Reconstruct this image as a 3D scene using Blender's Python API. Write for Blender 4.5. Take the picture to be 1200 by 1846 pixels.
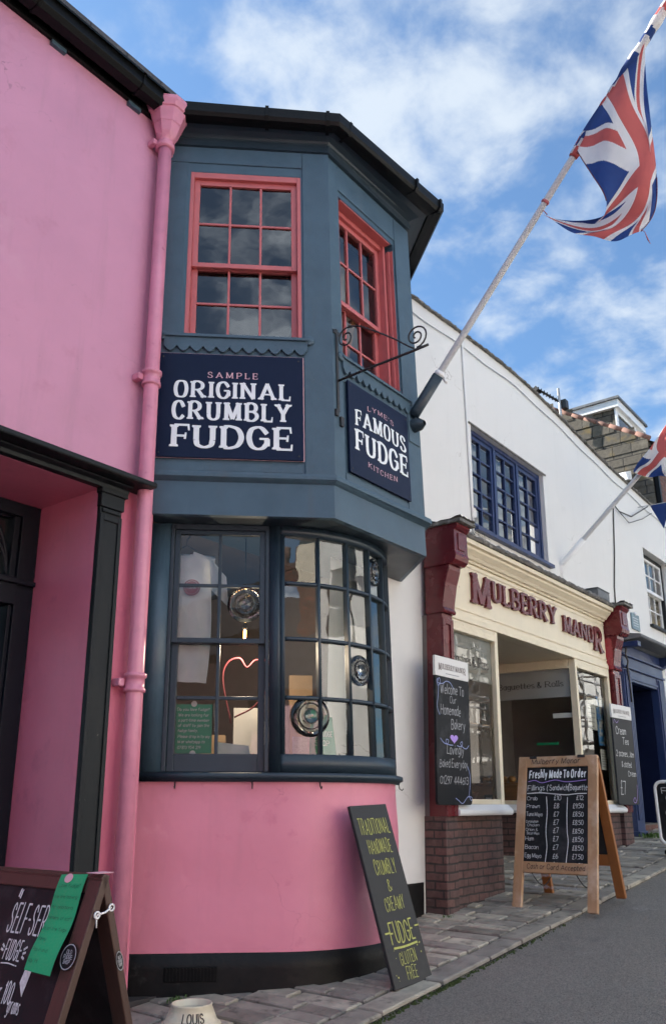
import bpy, bmesh, math, random
from mathutils import Vector as V, Matrix
from math import radians as R, sin, cos, pi, atan2, sqrt
random.seed(7)
for _o in list(bpy.data.objects): bpy.data.objects.remove(_o)
S = bpy.context.scene
COL = S.collection

# ------------------------------------------------------------------ camera
FPX, PITCH, HEAD = 1490.0, R(19.478), R(37.892)      # eye at the origin, street runs along +X, shops on the +Y side
cam = bpy.data.cameras.new('Camera'); cam.sensor_fit = 'VERTICAL'; cam.sensor_height = 24
cam.lens = FPX / 1846 * 24; cam.clip_start = .05; cam.clip_end = 2000
co = bpy.data.objects.new('Camera', cam); COL.objects.link(co); S.camera = co
_f = V((cos(HEAD)*cos(PITCH), sin(HEAD)*cos(PITCH), sin(PITCH)))
co.rotation_euler = _f.to_track_quat('-Z', 'Y').to_euler(); co.location = (0, 0, 0)
# ------------------------------------------------------------------ light
SUN_EL, SUN_AZ = R(34), R(103)                        # azimuth measured from +X towards +Y: behind the shops
S.view_settings.view_transform = 'Standard'; S.view_settings.look = 'None'
S.view_settings.exposure = 1.68; S.view_settings.gamma = 1
S.cycles.denoising_prefilter = 'FAST'; S.cycles.caustics_reflective = False; S.cycles.caustics_refractive = False; S.cycles.sample_clamp_indirect = 6
sun = bpy.data.lights.new('Sun', 'SUN'); sun.energy = 4.8; sun.angle = R(.5); sun.color = (1, .94, .85)
so = bpy.data.objects.new('Sun', sun); COL.objects.link(so); so.location = (0, 20, 20)
so.rotation_euler = V((cos(SUN_AZ)*cos(SUN_EL), sin(SUN_AZ)*cos(SUN_EL), sin(SUN_EL))).to_track_quat('Z', 'Y').to_euler()
W = bpy.data.worlds.new('World'); S.world = W; W.use_nodes = True; W.cycles.sampling_method = 'MANUAL'; W.cycles.sample_map_resolution = 2048
nt = W.node_tree; nt.nodes.clear()
def nd(t, ty, **kw):
    n = t.nodes.new(ty)
    for k, v in kw.items():
        if k.startswith('i_'): n.inputs[k[2:].replace('_', ' ')].default_value = v
        else: setattr(n, k, v)
    return n
def lk(t, a, b): t.links.new(a, b)
out = nd(nt, 'ShaderNodeOutputWorld'); bg = nd(nt, 'ShaderNodeBackground'); bg.inputs[1].default_value = .1
sky = nd(nt, 'ShaderNodeTexSky', sky_type='NISHITA', sun_disc=False, sun_elevation=SUN_EL, sun_rotation=pi/2-SUN_AZ, air_density=1.0, dust_density=.6, ozone_density=1.6)
tc = nd(nt, 'ShaderNodeTexCoord'); sx = nd(nt, 'ShaderNodeSeparateXYZ'); lk(nt, tc.outputs['Generated'], sx.inputs[0])
def mth(t, op, a, b=None, c=None, clamp=False):
    n = t.nodes.new('ShaderNodeMath'); n.operation = op; n.use_clamp = clamp
    for i, x in enumerate((a, b, c)):
        if x is None: continue
        if isinstance(x, (int, float)): n.inputs[i].default_value = x
        else: t.links.new(x, n.inputs[i])
    return n.outputs[0]
zz = mth(nt, 'ADD', mth(nt, 'MAXIMUM', sx.outputs[2], 0.0), .16)
cx = nd(nt, 'ShaderNodeCombineXYZ'); lk(nt, mth(nt, 'DIVIDE', sx.outputs[0], zz), cx.inputs[0]); lk(nt, mth(nt, 'DIVIDE', sx.outputs[1], zz), cx.inputs[1]); cx.inputs[2].default_value = 7.2
n1 = nd(nt, 'ShaderNodeTexNoise', i_Scale=8.0, i_Detail=6.0, i_Roughness=.56, i_Distortion=.15); lk(nt, cx.outputs[0], n1.inputs['Vector'])
n2 = nd(nt, 'ShaderNodeTexNoise', i_Scale=1.5, i_Detail=3.0, i_Roughness=.5); lk(nt, cx.outputs[0], n2.inputs['Vector'])
mk = mth(nt, 'ADD', n1.outputs[0], mth(nt, 'MULTIPLY', mth(nt, 'SUBTRACT', n2.outputs[0], .5), .75))
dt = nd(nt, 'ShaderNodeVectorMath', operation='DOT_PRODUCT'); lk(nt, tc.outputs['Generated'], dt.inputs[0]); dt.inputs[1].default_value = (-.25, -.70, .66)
mk = mth(nt, 'ADD', mk, mth(nt, 'MULTIPLY', mth(nt, 'MAXIMUM', mth(nt, 'SUBTRACT', dt.outputs['Value'], .40), 0.0), -.10))      # cloud out of view, overhead and behind, thinned here; brightened below as added fill
rmp = nd(nt, 'ShaderNodeMapRange', interpolation_type='SMOOTHSTEP'); rmp.inputs[1].default_value = .39; rmp.inputs[2].default_value = .78; rmp.inputs[3].default_value = 0.06; rmp.inputs[4].default_value = .82
lk(nt, mk, rmp.inputs[0])
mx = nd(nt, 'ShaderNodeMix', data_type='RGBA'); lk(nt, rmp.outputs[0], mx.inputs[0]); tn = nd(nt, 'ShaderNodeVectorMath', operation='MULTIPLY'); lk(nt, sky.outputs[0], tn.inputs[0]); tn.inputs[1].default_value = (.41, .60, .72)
lk(nt, tn.outputs[0], mx.inputs[6]); cr_ = nd(nt, 'ShaderNodeMapRange'); cr_.inputs[1].default_value = .45; cr_.inputs[2].default_value = .9; cr_.inputs[3].default_value = 3.1; cr_.inputs[4].default_value = 13.0; lk(nt, dt.outputs['Value'], cr_.inputs[0])  # added fill: cloud outside the view made far brighter to light the fronts
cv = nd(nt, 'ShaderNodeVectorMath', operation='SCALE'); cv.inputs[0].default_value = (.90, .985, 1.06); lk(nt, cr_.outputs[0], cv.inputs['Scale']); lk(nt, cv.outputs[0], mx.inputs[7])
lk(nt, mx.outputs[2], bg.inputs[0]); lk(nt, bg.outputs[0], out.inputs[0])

# ------------------------------------------------------------------ materials
def mat(name, col, rough=.6, var=.12, vscale=3, bump=(), chips=None, streak=0, cracks=None, metal=0, spec=.5, coat=0, grain=None, col2=None, c2=(.5, .7, 2)):
    """painted / plain surface: base colour with soft real variation, bump octaves, optional chips of another colour"""
    m = bpy.data.materials.new(name); m.use_nodes = True; t = m.node_tree; b = t.nodes['Principled BSDF']
    b.inputs['Roughness'].default_value = rough; b.inputs['Metallic'].default_value = metal
    b.inputs['Specular IOR Level'].default_value = spec; b.inputs['Coat Weight'].default_value = coat
    g = nd(t, 'ShaderNodeTexCoord'); vec = g.outputs['Object']
    if grain:
        mp = nd(t, 'ShaderNodeMapping'); mp.inputs['Scale'].default_value = grain; lk(t, vec, mp.inputs[0]); gv = mp.outputs[0]
    else: gv = vec
    n = nd(t, 'ShaderNodeTexNoise', i_Scale=float(vscale), i_Detail=6.0, i_Roughness=.6); lk(t, gv, n.inputs['Vector'])
    mr = nd(t, 'ShaderNodeMapRange'); mr.inputs[1].default_value = .25; mr.inputs[2].default_value = .75; mr.inputs[3].default_value = 1-var; mr.inputs[4].default_value = 1+var
    lk(t, n.outputs[0], mr.inputs[0])
    vm = nd(t, 'ShaderNodeVectorMath', operation='SCALE'); vm.inputs[0].default_value = col; lk(t, mr.outputs[0], vm.inputs['Scale'])
    c = vm.outputs[0]
    def over(c, fac, colr):
        x = nd(t, 'ShaderNodeMix', data_type='RGBA'); lk(t, fac, x.inputs[0]); lk(t, c, x.inputs[6]); x.inputs[7].default_value = (*colr, 1); return x.outputs[2]
    def mask(scale, lo, hi, stretch=None, amt=1, detail=8.0):
        v = vec
        if stretch:
            mp = nd(t, 'ShaderNodeMapping'); mp.inputs['Scale'].default_value = stretch; lk(t, vec, mp.inputs[0]); v = mp.outputs[0]
        q = nd(t, 'ShaderNodeTexNoise', i_Scale=float(scale), i_Detail=detail, i_Roughness=.65); lk(t, v, q.inputs['Vector'])
        r = nd(t, 'ShaderNodeMapRange'); r.inputs[1].default_value = lo; r.inputs[2].default_value = hi; r.inputs[4].default_value = amt; lk(t, q.outputs[0], r.inputs[0]); return r.outputs[0]
    if col2: c = over(c, mask(c2[2], c2[0], c2[1]), col2)
    if streak: c = over(c, mask(5, .54, .78, (1.6, 1.6, .18), streak), (.09, .085, .075))
    if chips:
        for ccol, sc, lo, hi in chips: c = over(c, mask(sc, lo, hi), ccol)
    if cracks:
        wn_ = nd(t, 'ShaderNodeTexNoise', i_Scale=3.0, i_Detail=5.0); lk(t, vec, wn_.inputs['Vector'])
        wa = nd(t, 'ShaderNodeVectorMath', operation='MULTIPLY_ADD'); lk(t, wn_.outputs[1], wa.inputs[0]); wa.inputs[1].default_value = (.5, .5, .5); lk(t, vec, wa.inputs[2])
        vo = nd(t, 'ShaderNodeTexVoronoi', feature='DISTANCE_TO_EDGE', i_Scale=float(cracks[1])); lk(t, wa.outputs[0], vo.inputs['Vector'])
        ln = mth(t, 'LESS_THAN', vo.outputs['Distance'], cracks[2]); c = over(c, mth(t, 'MULTIPLY', ln, mask(.9, .52, .62, None, .75)), cracks[0])
    lk(t, c, b.inputs['Base Color'])
    rr = nd(t, 'ShaderNodeMapRange'); rr.inputs[3].default_value = max(rough-.12, .02); rr.inputs[4].default_value = min(rough+.12, 1); lk(t, n.outputs[0], rr.inputs[0]); lk(t, rr.outputs[0], b.inputs['Roughness'])
    nrm = None
    for sc, st, dist in bump:
        q = nd(t, 'ShaderNodeTexNoise', i_Scale=float(sc), i_Detail=5.0, i_Roughness=.6); lk(t, gv if grain else vec, q.inputs['Vector'])
        bp = nd(t, 'ShaderNodeBump', i_Strength=st, i_Distance=dist); lk(t, q.outputs[0], bp.inputs['Height'])
        if nrm: lk(t, nrm, bp.inputs['Normal'])
        nrm = bp.outputs[0]
    if nrm: lk(t, nrm, b.inputs['Normal'])
    return m
def brick_mat(name, c1, c2, mortar, bw, bh, ms=.012, rough=.85, axis='xy+z', bump=.5, offset=.5, lich=None):
    m = bpy.data.materials.new(name); m.use_nodes = True; t = m.node_tree; b = t.nodes['Principled BSDF']; b.inputs['Roughness'].default_value = rough
    g = nd(t, 'ShaderNodeTexCoord'); s = nd(t, 'ShaderNodeSeparateXYZ'); lk(t, g.outputs['Object'], s.inputs[0])
    c = nd(t, 'ShaderNodeCombineXYZ'); lk(t, mth(t, 'ADD', s.outputs[0], s.outputs[1]), c.inputs[0]); lk(t, s.outputs[2], c.inputs[1])
    nz = nd(t, 'ShaderNodeTexNoise', i_Scale=9.0, i_Detail=2.0); lk(t, g.outputs['Object'], nz.inputs['Vector'])
    ad = nd(t, 'ShaderNodeVectorMath', operation='MULTIPLY_ADD'); lk(t, nz.outputs[1], ad.inputs[0]); ad.inputs[1].default_value = (.014, .014, 0); lk(t, c.outputs[0], ad.inputs[2])
    k = nd(t, 'ShaderNodeTexBrick', offset=offset); lk(t, ad.outputs[0], k.inputs['Vector'])
    for nm, v in (('Color1', (*c1, 1)), ('Color2', (*c2, 1)), ('Mortar', (*mortar, 1)), ('Scale', 1.0), ('Mortar Size', ms), ('Mortar Smooth', .35), ('Brick Width', bw), ('Row Height', bh), ('Bias', 0.0)): k.inputs[nm].default_value = v
    n = nd(t, 'ShaderNodeTexNoise', i_Scale=14.0, i_Detail=6.0, i_Roughness=.7); lk(t, g.outputs['Object'], n.inputs['Vector'])
    mr = nd(t, 'ShaderNodeMapRange'); mr.inputs[1].default_value = .3; mr.inputs[2].default_value = .7; mr.inputs[3].default_value = .65; mr.inputs[4].default_value = 1.3; lk(t, n.outputs[0], mr.inputs[0])
    vm = nd(t, 'ShaderNodeVectorMath', operation='SCALE'); lk(t, k.outputs[0], vm.inputs[0]); lk(t, mr.outputs[0], vm.inputs['Scale']); cc = vm.outputs[0]
    if lich:
        for lc, sc, lo, hi in lich:
            q = nd(t, 'ShaderNodeTexNoise', i_Scale=sc, i_Detail=7.0, i_Roughness=.65); lk(t, g.outputs['Object'], q.inputs['Vector'])
            r = nd(t, 'ShaderNodeMapRange'); r.inputs[1].default_value = lo; r.inputs[2].default_value = hi; lk(t, q.outputs[0], r.inputs[0])
            x = nd(t, 'ShaderNodeMix', data_type='RGBA'); lk(t, r.outputs[0], x.inputs[0]); lk(t, cc, x.inputs[6]); x.inputs[7].default_value = (*lc, 1); cc = x.outputs[2]
    lk(t, cc, b.inputs['Base Color'])
    h = mth(t, 'ADD', mth(t, 'MULTIPLY', k.outputs['Fac'], -1.0), mth(t, 'MULTIPLY', n.outputs[0], .35))
    bp = nd(t, 'ShaderNodeBump', i_Strength=bump, i_Distance=.012); lk(t, h, bp.inputs['Height']); lk(t, bp.outputs[0], b.inputs['Normal'])
    return m
def glass_mat(name, tint=(.94, .96, .95), ior=1.95, wav=.004, rough=.0):
    m = bpy.data.materials.new(name); m.use_nodes = True; t = m.node_tree; t.nodes.clear()
    o = nd(t, 'ShaderNodeOutputMaterial'); x = nd(t, 'ShaderNodeMixShader'); a = nd(t, 'ShaderNodeBsdfTransparent'); a.inputs[0].default_value = (*tint, 1)
    g = nd(t, 'ShaderNodeBsdfGlossy', i_Roughness=rough); f = nd(t, 'ShaderNodeFresnel', i_IOR=ior)
    tc = nd(t, 'ShaderNodeTexCoord'); n = nd(t, 'ShaderNodeTexNoise', i_Scale=3.2, i_Detail=2.0); lk(t, tc.outputs['Object'], n.inputs['Vector'])
    bp = nd(t, 'ShaderNodeBump', i_Strength=.35, i_Distance=wav); lk(t, n.outputs[0], bp.inputs['Height']); lk(t, bp.outputs[0], g.inputs['Normal'])
    lk(t, f.outputs[0], x.inputs[0]); lk(t, a.outputs[0], x.inputs[1]); lk(t, g.outputs[0], x.inputs[2]); lk(t, x.outputs[0], o.inputs[0]); return m
def emis(name, col, st):
    m = bpy.data.materials.new(name); m.use_nodes = True; b = m.node_tree.nodes['Principled BSDF']
    b.inputs['Base Color'].default_value = (*col, 1); b.inputs['Emission Color'].default_value = (*col, 1); b.inputs['Emission Strength'].default_value = st; return m

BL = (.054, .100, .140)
M = dict(
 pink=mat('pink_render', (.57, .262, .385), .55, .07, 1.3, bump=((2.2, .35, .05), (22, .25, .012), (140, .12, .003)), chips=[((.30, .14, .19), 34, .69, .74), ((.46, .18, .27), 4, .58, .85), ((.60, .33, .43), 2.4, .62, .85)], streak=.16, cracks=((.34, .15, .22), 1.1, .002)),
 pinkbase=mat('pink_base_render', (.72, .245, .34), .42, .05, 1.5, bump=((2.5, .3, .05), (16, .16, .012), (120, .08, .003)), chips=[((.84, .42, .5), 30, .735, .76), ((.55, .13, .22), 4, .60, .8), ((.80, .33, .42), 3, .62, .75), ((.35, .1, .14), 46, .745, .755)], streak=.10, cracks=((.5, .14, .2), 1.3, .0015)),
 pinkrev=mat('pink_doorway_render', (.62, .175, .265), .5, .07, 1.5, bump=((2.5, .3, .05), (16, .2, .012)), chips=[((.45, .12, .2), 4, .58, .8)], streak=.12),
 pipe=mat('pink_pipe_paint', (.64, .24, .34), .32, .1, 9, bump=((30, .15, .004),), chips=[((.3, .16, .14), 22, .69, .74), ((.75, .38, .46), 40, .68, .72)]),
 blue=mat('blue_grey_paint', BL, .42, .14, 5, bump=((7, .2, .012), (60, .16, .003)), streak=.32, chips=[((.06, .10, .135), 6, .60, .8), ((.028, .05, .075), 22, .69, .72), ((.24, .26, .25), 34, .75, .76)]),
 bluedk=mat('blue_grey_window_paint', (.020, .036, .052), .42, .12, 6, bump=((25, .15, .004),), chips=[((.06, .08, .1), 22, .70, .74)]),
 bluew=mat('weathered_blue_paint', BL, .55, .16, 6, streak=.3, bump=((12, .3, .012), (70, .2, .003)), chips=[((.065, .11, .145), 7, .55, .75), ((.24, .27, .27), 26, .695, .715), ((.16, .10, .06), 13, .745, .76), ((.02, .03, .04), 26, .70, .725)]),
 red=mat('coral_window_paint', (.52, .138, .140), .4, .08, 6, bump=((40, .15, .003),), chips=[((.5, .09, .09), 14, .68, .75)]),
 navy=mat('navy_sign_paint', (.004, .010, .036), .45, .1, 4, spec=.2, bump=((3, .12, .01),), chips=[((.03, .05, .10), 3, .62, .85)]),
 white=mat('white_letter_paint', (.80, .84, .86), .5, .03, 6),
 pinkl=mat('pale_pink_letter_paint', (.70, .42, .48), .5, .03, 6),
 blacks=mat('black_gutter_plastic', (.004, .0045, .005), .45, .2, 4, spec=.18, bump=((6, .1, .01),)),
 blackw=mat('black_wood_paint', (.006, .009, .0115), .55, .25, 5, spec=.3, grain=(6, 6, .7), bump=((10, .35, .004),), chips=[((.16, .16, .15), 14, .70, .725)]),
 plinth=mat('black_plinth_paint', (.005, .005, .0055), .5, .25, 4, spec=.25, bump=((3, .3, .03), (30, .2, .008)), chips=[((.42, .42, .41), 26, .752, .765), ((.05, .05, .05), 6, .62, .8)]),
 lead=mat('lead_roof', (.12, .13, .14), .6, .25, 4, bump=((8, .3, .01),), chips=[((.22, .23, .23), 9, .58, .7)]),
 slate=brick_mat('slate_roof', (.045, .05, .058), (.07, .072, .08), (.02, .02, .022), .3, .2, .006),
 wall=mat('white_wall_render', (.71, .71, .69), .75, .03, .9, bump=((2.0, .25, .05), (30, .15, .008)), chips=[((.50, .50, .48), 2.2, .66, .9), ((.25, .15, .1), 13, .745, .76)], streak=.05, cracks=((.38, .36, .33), .8, .003)),
 cope=mat('mossy_stone_coping', (.15, .145, .135), .9, .35, 9, bump=((14, .8, .03), (60, .5, .008)), chips=[((.32, .31, .28), 11, .56, .66), ((.05, .055, .03), 8, .60, .7)]),
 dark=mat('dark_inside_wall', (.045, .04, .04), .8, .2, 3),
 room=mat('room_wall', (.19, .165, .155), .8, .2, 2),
 roompink=mat('room_pale_wall', (.42, .33, .34), .8, .12, 2),
 woodb=mat('shelf_wood', (.20, .10, .045), .5, .25, 3, grain=(1, 1, 12)),
 maroon=mat('maroon_gloss_paint', (.115, .010, .015), .27, .18, 4, bump=((9, .15, .01), (50, .1, .003)), chips=[((.07, .01, .012), 7, .62, .75), ((.3, .2, .2), 40, .74, .75)]),
 cream=mat('cream_gloss_paint', (.74, .66, .49), .38, .05, 5, bump=((20, .1, .004),), chips=[((.40, .34, .24), 13, .70, .74)], streak=.12),
 bricks=brick_mat('dark_brown_brick', (.145, .076, .068), (.10, .064, .060), (.045, .035, .033), .165, .060, .008),
 brickr=brick_mat('red_brown_brick', (.16, .062, .045), (.10, .045, .036), (.10, .09, .08), .22, .075, .01),
 blind=mat('pale_blind', (.5, .52, .53), .8, .04, 3),
 casem=mat('royal_blue_paint', (.014, .031, .105), .4, .12, 5, bump=((30, .12, .004),), chips=[((.06, .09, .2), 12, .67, .74)]),
 door=mat('dark_blue_door_paint', (.005, .010, .038), .6, .15, 4, spec=.12, bump=((20, .1, .004),)),
 whitep=mat('white_gloss_paint', (.78, .79, .79), .35, .05, 6, chips=[((.4, .36, .3), 18, .72, .76)]),
 iron=mat('black_iron', (.025, .024, .024), .5, .3, 20, bump=((60, .3, .003),), chips=[((.12, .055, .03), 24, .64, .7)]),
 steel=mat('dull_steel', (.38, .38, .38), .4, .2, 20, metal=.7),
 chalk=mat('chalkboard_black', (.009, .010, .0125), .6, .25, 3, spec=.25, chips=[((.06, .063, .07), 4, .52, .8)]),
 board=mat('grey_chalkboard', (.030, .031, .033), .55, .12, 3, spec=.3, chips=[((.05, .053, .055), 3, .55, .7), ((.3, .3, .28), 40, .765, .775)]),
 chalkw=mat('white_chalk', (.66, .67, .68), .9, .25, 90),
 chalkg=mat('faint_chalk', (.36, .37, .39), .9, .25, 90),
 chalky=mat('yellow_chalk', (.46, .47, .14), .9, .2, 90),
 chalkb=mat('blue_chalk', (.30, .36, .62), .9, .2, 90),
 purple=mat('purple_chalk', (.42, .28, .72), .9, .1, 60),
 ink=mat('black_ink', (.025, .02, .02), .7, .1, 60),
 oak=mat('pale_weathered_wood', (.40, .235, .125), .55, .22, 2.2, grain=(3, 3, .55), bump=((26, .25, .003),), chips=[((.52, .37, .26), 3, .48, .62), ((.13, .075, .04), 9, .68, .74)]),
 oaks=mat('orange_brown_wood', (.30, .115, .035), .45, .22, 2.2, grain=(3, 3, .55), bump=((26, .25, .003),), chips=[((.12, .05, .02), 6, .62, .72)]),
 brown=mat('dark_brown_stained_wood', (.062, .030, .022), .45, .25, 3, grain=(3, 3, .6), bump=((20, .25, .003),), chips=[((.16, .1, .08), 13, .70, .75)]),
 green=mat('green_paper', (.010, .36, .15), .6, .06, 4),
 greend=mat('deep_green_card', (.010, .28, .15), .5, .06, 4),
 paper=mat('white_paper', (.74, .74, .72), .7, .04, 5),
 tshirt=mat('white_cotton', (.74, .75, .73), .9, .05, 8, bump=((14, .5, .02),)),
 logo=mat('dull_red_print', (.45, .12, .13), .8, .1, 20),
 flagr=mat('flag_red_cloth', (.58, .13, .12), .85, .1, 6, bump=((9, .3, .02),)),
 flagw=mat('flag_white_cloth', (.78, .78, .78), .85, .06, 6, bump=((9, .3, .02),)),
 flagb=mat('flag_blue_cloth', (.025, .065, .24), .85, .1, 6, bump=((9, .3, .02),)),
 pole=mat('white_pole_paint', (.56, .57, .58), .75, .05, 3, spec=.15),
 ink_navy=mat('near_black_navy_paint', (.0055, .007, .014), .5, .15, 4, spec=.25, bump=((20, .1, .004),)),
 asphalt=None, slab=None,
 tile=brick_mat('lichened_tile_hanging', (.115, .10, .075), (.075, .067, .053), (.022, .02, .017), .34, .26, .012, lich=[((.16, .11, .028), 2.6, .55, .72), ((.17, .155, .12), 4.0, .60, .75)]),
 ridge=mat('terracotta_ridge', (.20, .105, .08), .85, .25, 7, bump=((20, .4, .01),)),
 bowl=mat('cream_enamel', (.66, .60, .46), .3, .08, 8, chips=[((.1, .08, .06), 20, .74, .76)]),
 moss=mat('moss', (.035, .055, .012), .95, .4, 30, bump=((60, .8, .01),)),
 leafm=mat('weed_leaf', (.06, .13, .02), .6, .35, 12),
 bread=mat('bread_crust', (.32, .16, .055), .7, .3, 14, bump=((25, .5, .01),)),
 card=mat('cardboard', (.36, .25, .15), .8, .1, 6),
 plaque=mat('blue_grey_plaque', (.16, .24, .28), .5, .1, 8),
 cable=mat('cable_sleeve', (.42, .43, .44), .6, .1, 9),
 cabled=mat('dark_cable_sleeve', (.05, .045, .04), .6, .1, 9),
 opp=mat('cream_opposite_render', (.78, .70, .56), .8, .05, 2, streak=.1),
 oppw=mat('white_opposite_render', (.80, .80, .78), .8, .05, 2, streak=.1),
 glass=glass_mat('window_glass'), glassd=glass_mat('shop_glass', (.90, .92, .90), 1.75, .0012), glassf=glass_mat('flat_shop_glass', (.95, .97, .96), 1.62, .003),
 pinkt=mat('pink_neon_tube_off', (.13, .014, .022), .7, .05, 5),
 bulb=emis('lit_filament', (1, .42, .10), 14),
 cloth=mat('net_curtain', (.62, .66, .72), .9, .08, 8),
 frost=mat('frosted_band', (.42, .43, .44), .5, .05, 5),
 bull=None,
)
def special_mats():
    m = mat('asphalt', (.160, .147, .132), .9, .12, 1.1, chips=[((.10, .095, .09), .9, .58, .70), ((.20, .19, .18), 2.3, .62, .75), ((.5, .5, .48), 24, .80, .81)], bump=((170, .7, .006), (9, .2, .02)))
    t = m.node_tree; b = t.nodes['Principled BSDF']; src = b.inputs['Base Color'].links[0].from_socket
    g = nd(t, 'ShaderNodeTexCoord'); vo = nd(t, 'ShaderNodeTexVoronoi', i_Scale=170.0); lk(t, g.outputs['Object'], vo.inputs['Vector'])
    sp = nd(t, 'ShaderNodeSeparateColor'); lk(t, vo.outputs['Color'], sp.inputs[0])
    r = nd(t, 'ShaderNodeMapRange'); r.inputs[3].default_value = .62; r.inputs[4].default_value = 1.42; lk(t, sp.outputs[0], r.inputs[0])
    v = nd(t, 'ShaderNodeVectorMath', operation='SCALE'); lk(t, src, v.inputs[0]); lk(t, r.outputs[0], v.inputs['Scale']); lk(t, v.outputs[0], b.inputs['Base Color'])
    M['asphalt'] = m
    m = mat('worn_stone_slab', (.325, .305, .265), .62, .36, 7, bump=((16, .45, .012), (90, .35, .004)), chips=[((.06, .058, .055), 9, .55, .72), ((.27, .25, .22), 13, .66, .74), ((.4, .4, .38), 55, .77, .78)])
    t = m.node_tree; b = t.nodes['Principled BSDF']; src = b.inputs['Base Color'].links[0].from_socket
    g = nd(t, 'ShaderNodeNewGeometry'); cr = nd(t, 'ShaderNodeValToRGB'); lk(t, g.outputs['Random Per Island'], cr.inputs[0])
    e = cr.color_ramp.elements; e[0].color = (.58, .56, .54, 1); e[1].color = (1.32, 1.30, 1.2, 1)
    for p_, c_ in ((.25, (.95, .93, .9, 1)), (.5, (.70, .69, .70, 1)), (.75, (1.08, 1.05, 1.0, 1))):
        q = e.new(p_); q.color = c_
    x = nd(t, 'ShaderNodeMix', data_type='RGBA', blend_type='MULTIPLY'); x.inputs[0].default_value = 1; lk(t, src, x.inputs[6]); lk(t, cr.outputs[0], x.inputs[7]); lk(t, x.outputs[2], b.inputs['Base Color'])
    M['slab'] = m
    for k in ('flagr', 'flagw', 'flagb'):        # thin cloth: light passes through
        t = M[k].node_tree; b = t.nodes['Principled BSDF']; o = [n for n in t.nodes if n.type == 'OUTPUT_MATERIAL'][0]
        tr = nd(t, 'ShaderNodeBsdfTranslucent'); lk(t, b.inputs['Base Color'].links[0].from_socket, tr.inputs[0])
        ms = nd(t, 'ShaderNodeMixShader'); ms.inputs[0].default_value = .42; lk(t, b.outputs[0], ms.inputs[1]); lk(t, tr.outputs[0], ms.inputs[2]); lk(t, ms.outputs[0], o.inputs[0])
    m = bpy.data.materials.new('bullseye_glass'); m.use_nodes = True; b = m.node_tree.nodes['Principled BSDF']
    b.inputs['Base Color'].default_value = (.75, .8, .82, 1); b.inputs['Roughness'].default_value = .03; b.inputs['Transmission Weight'].default_value = 1; b.inputs['IOR'].default_value = 1.5
    M['bull'] = m
special_mats()

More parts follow.
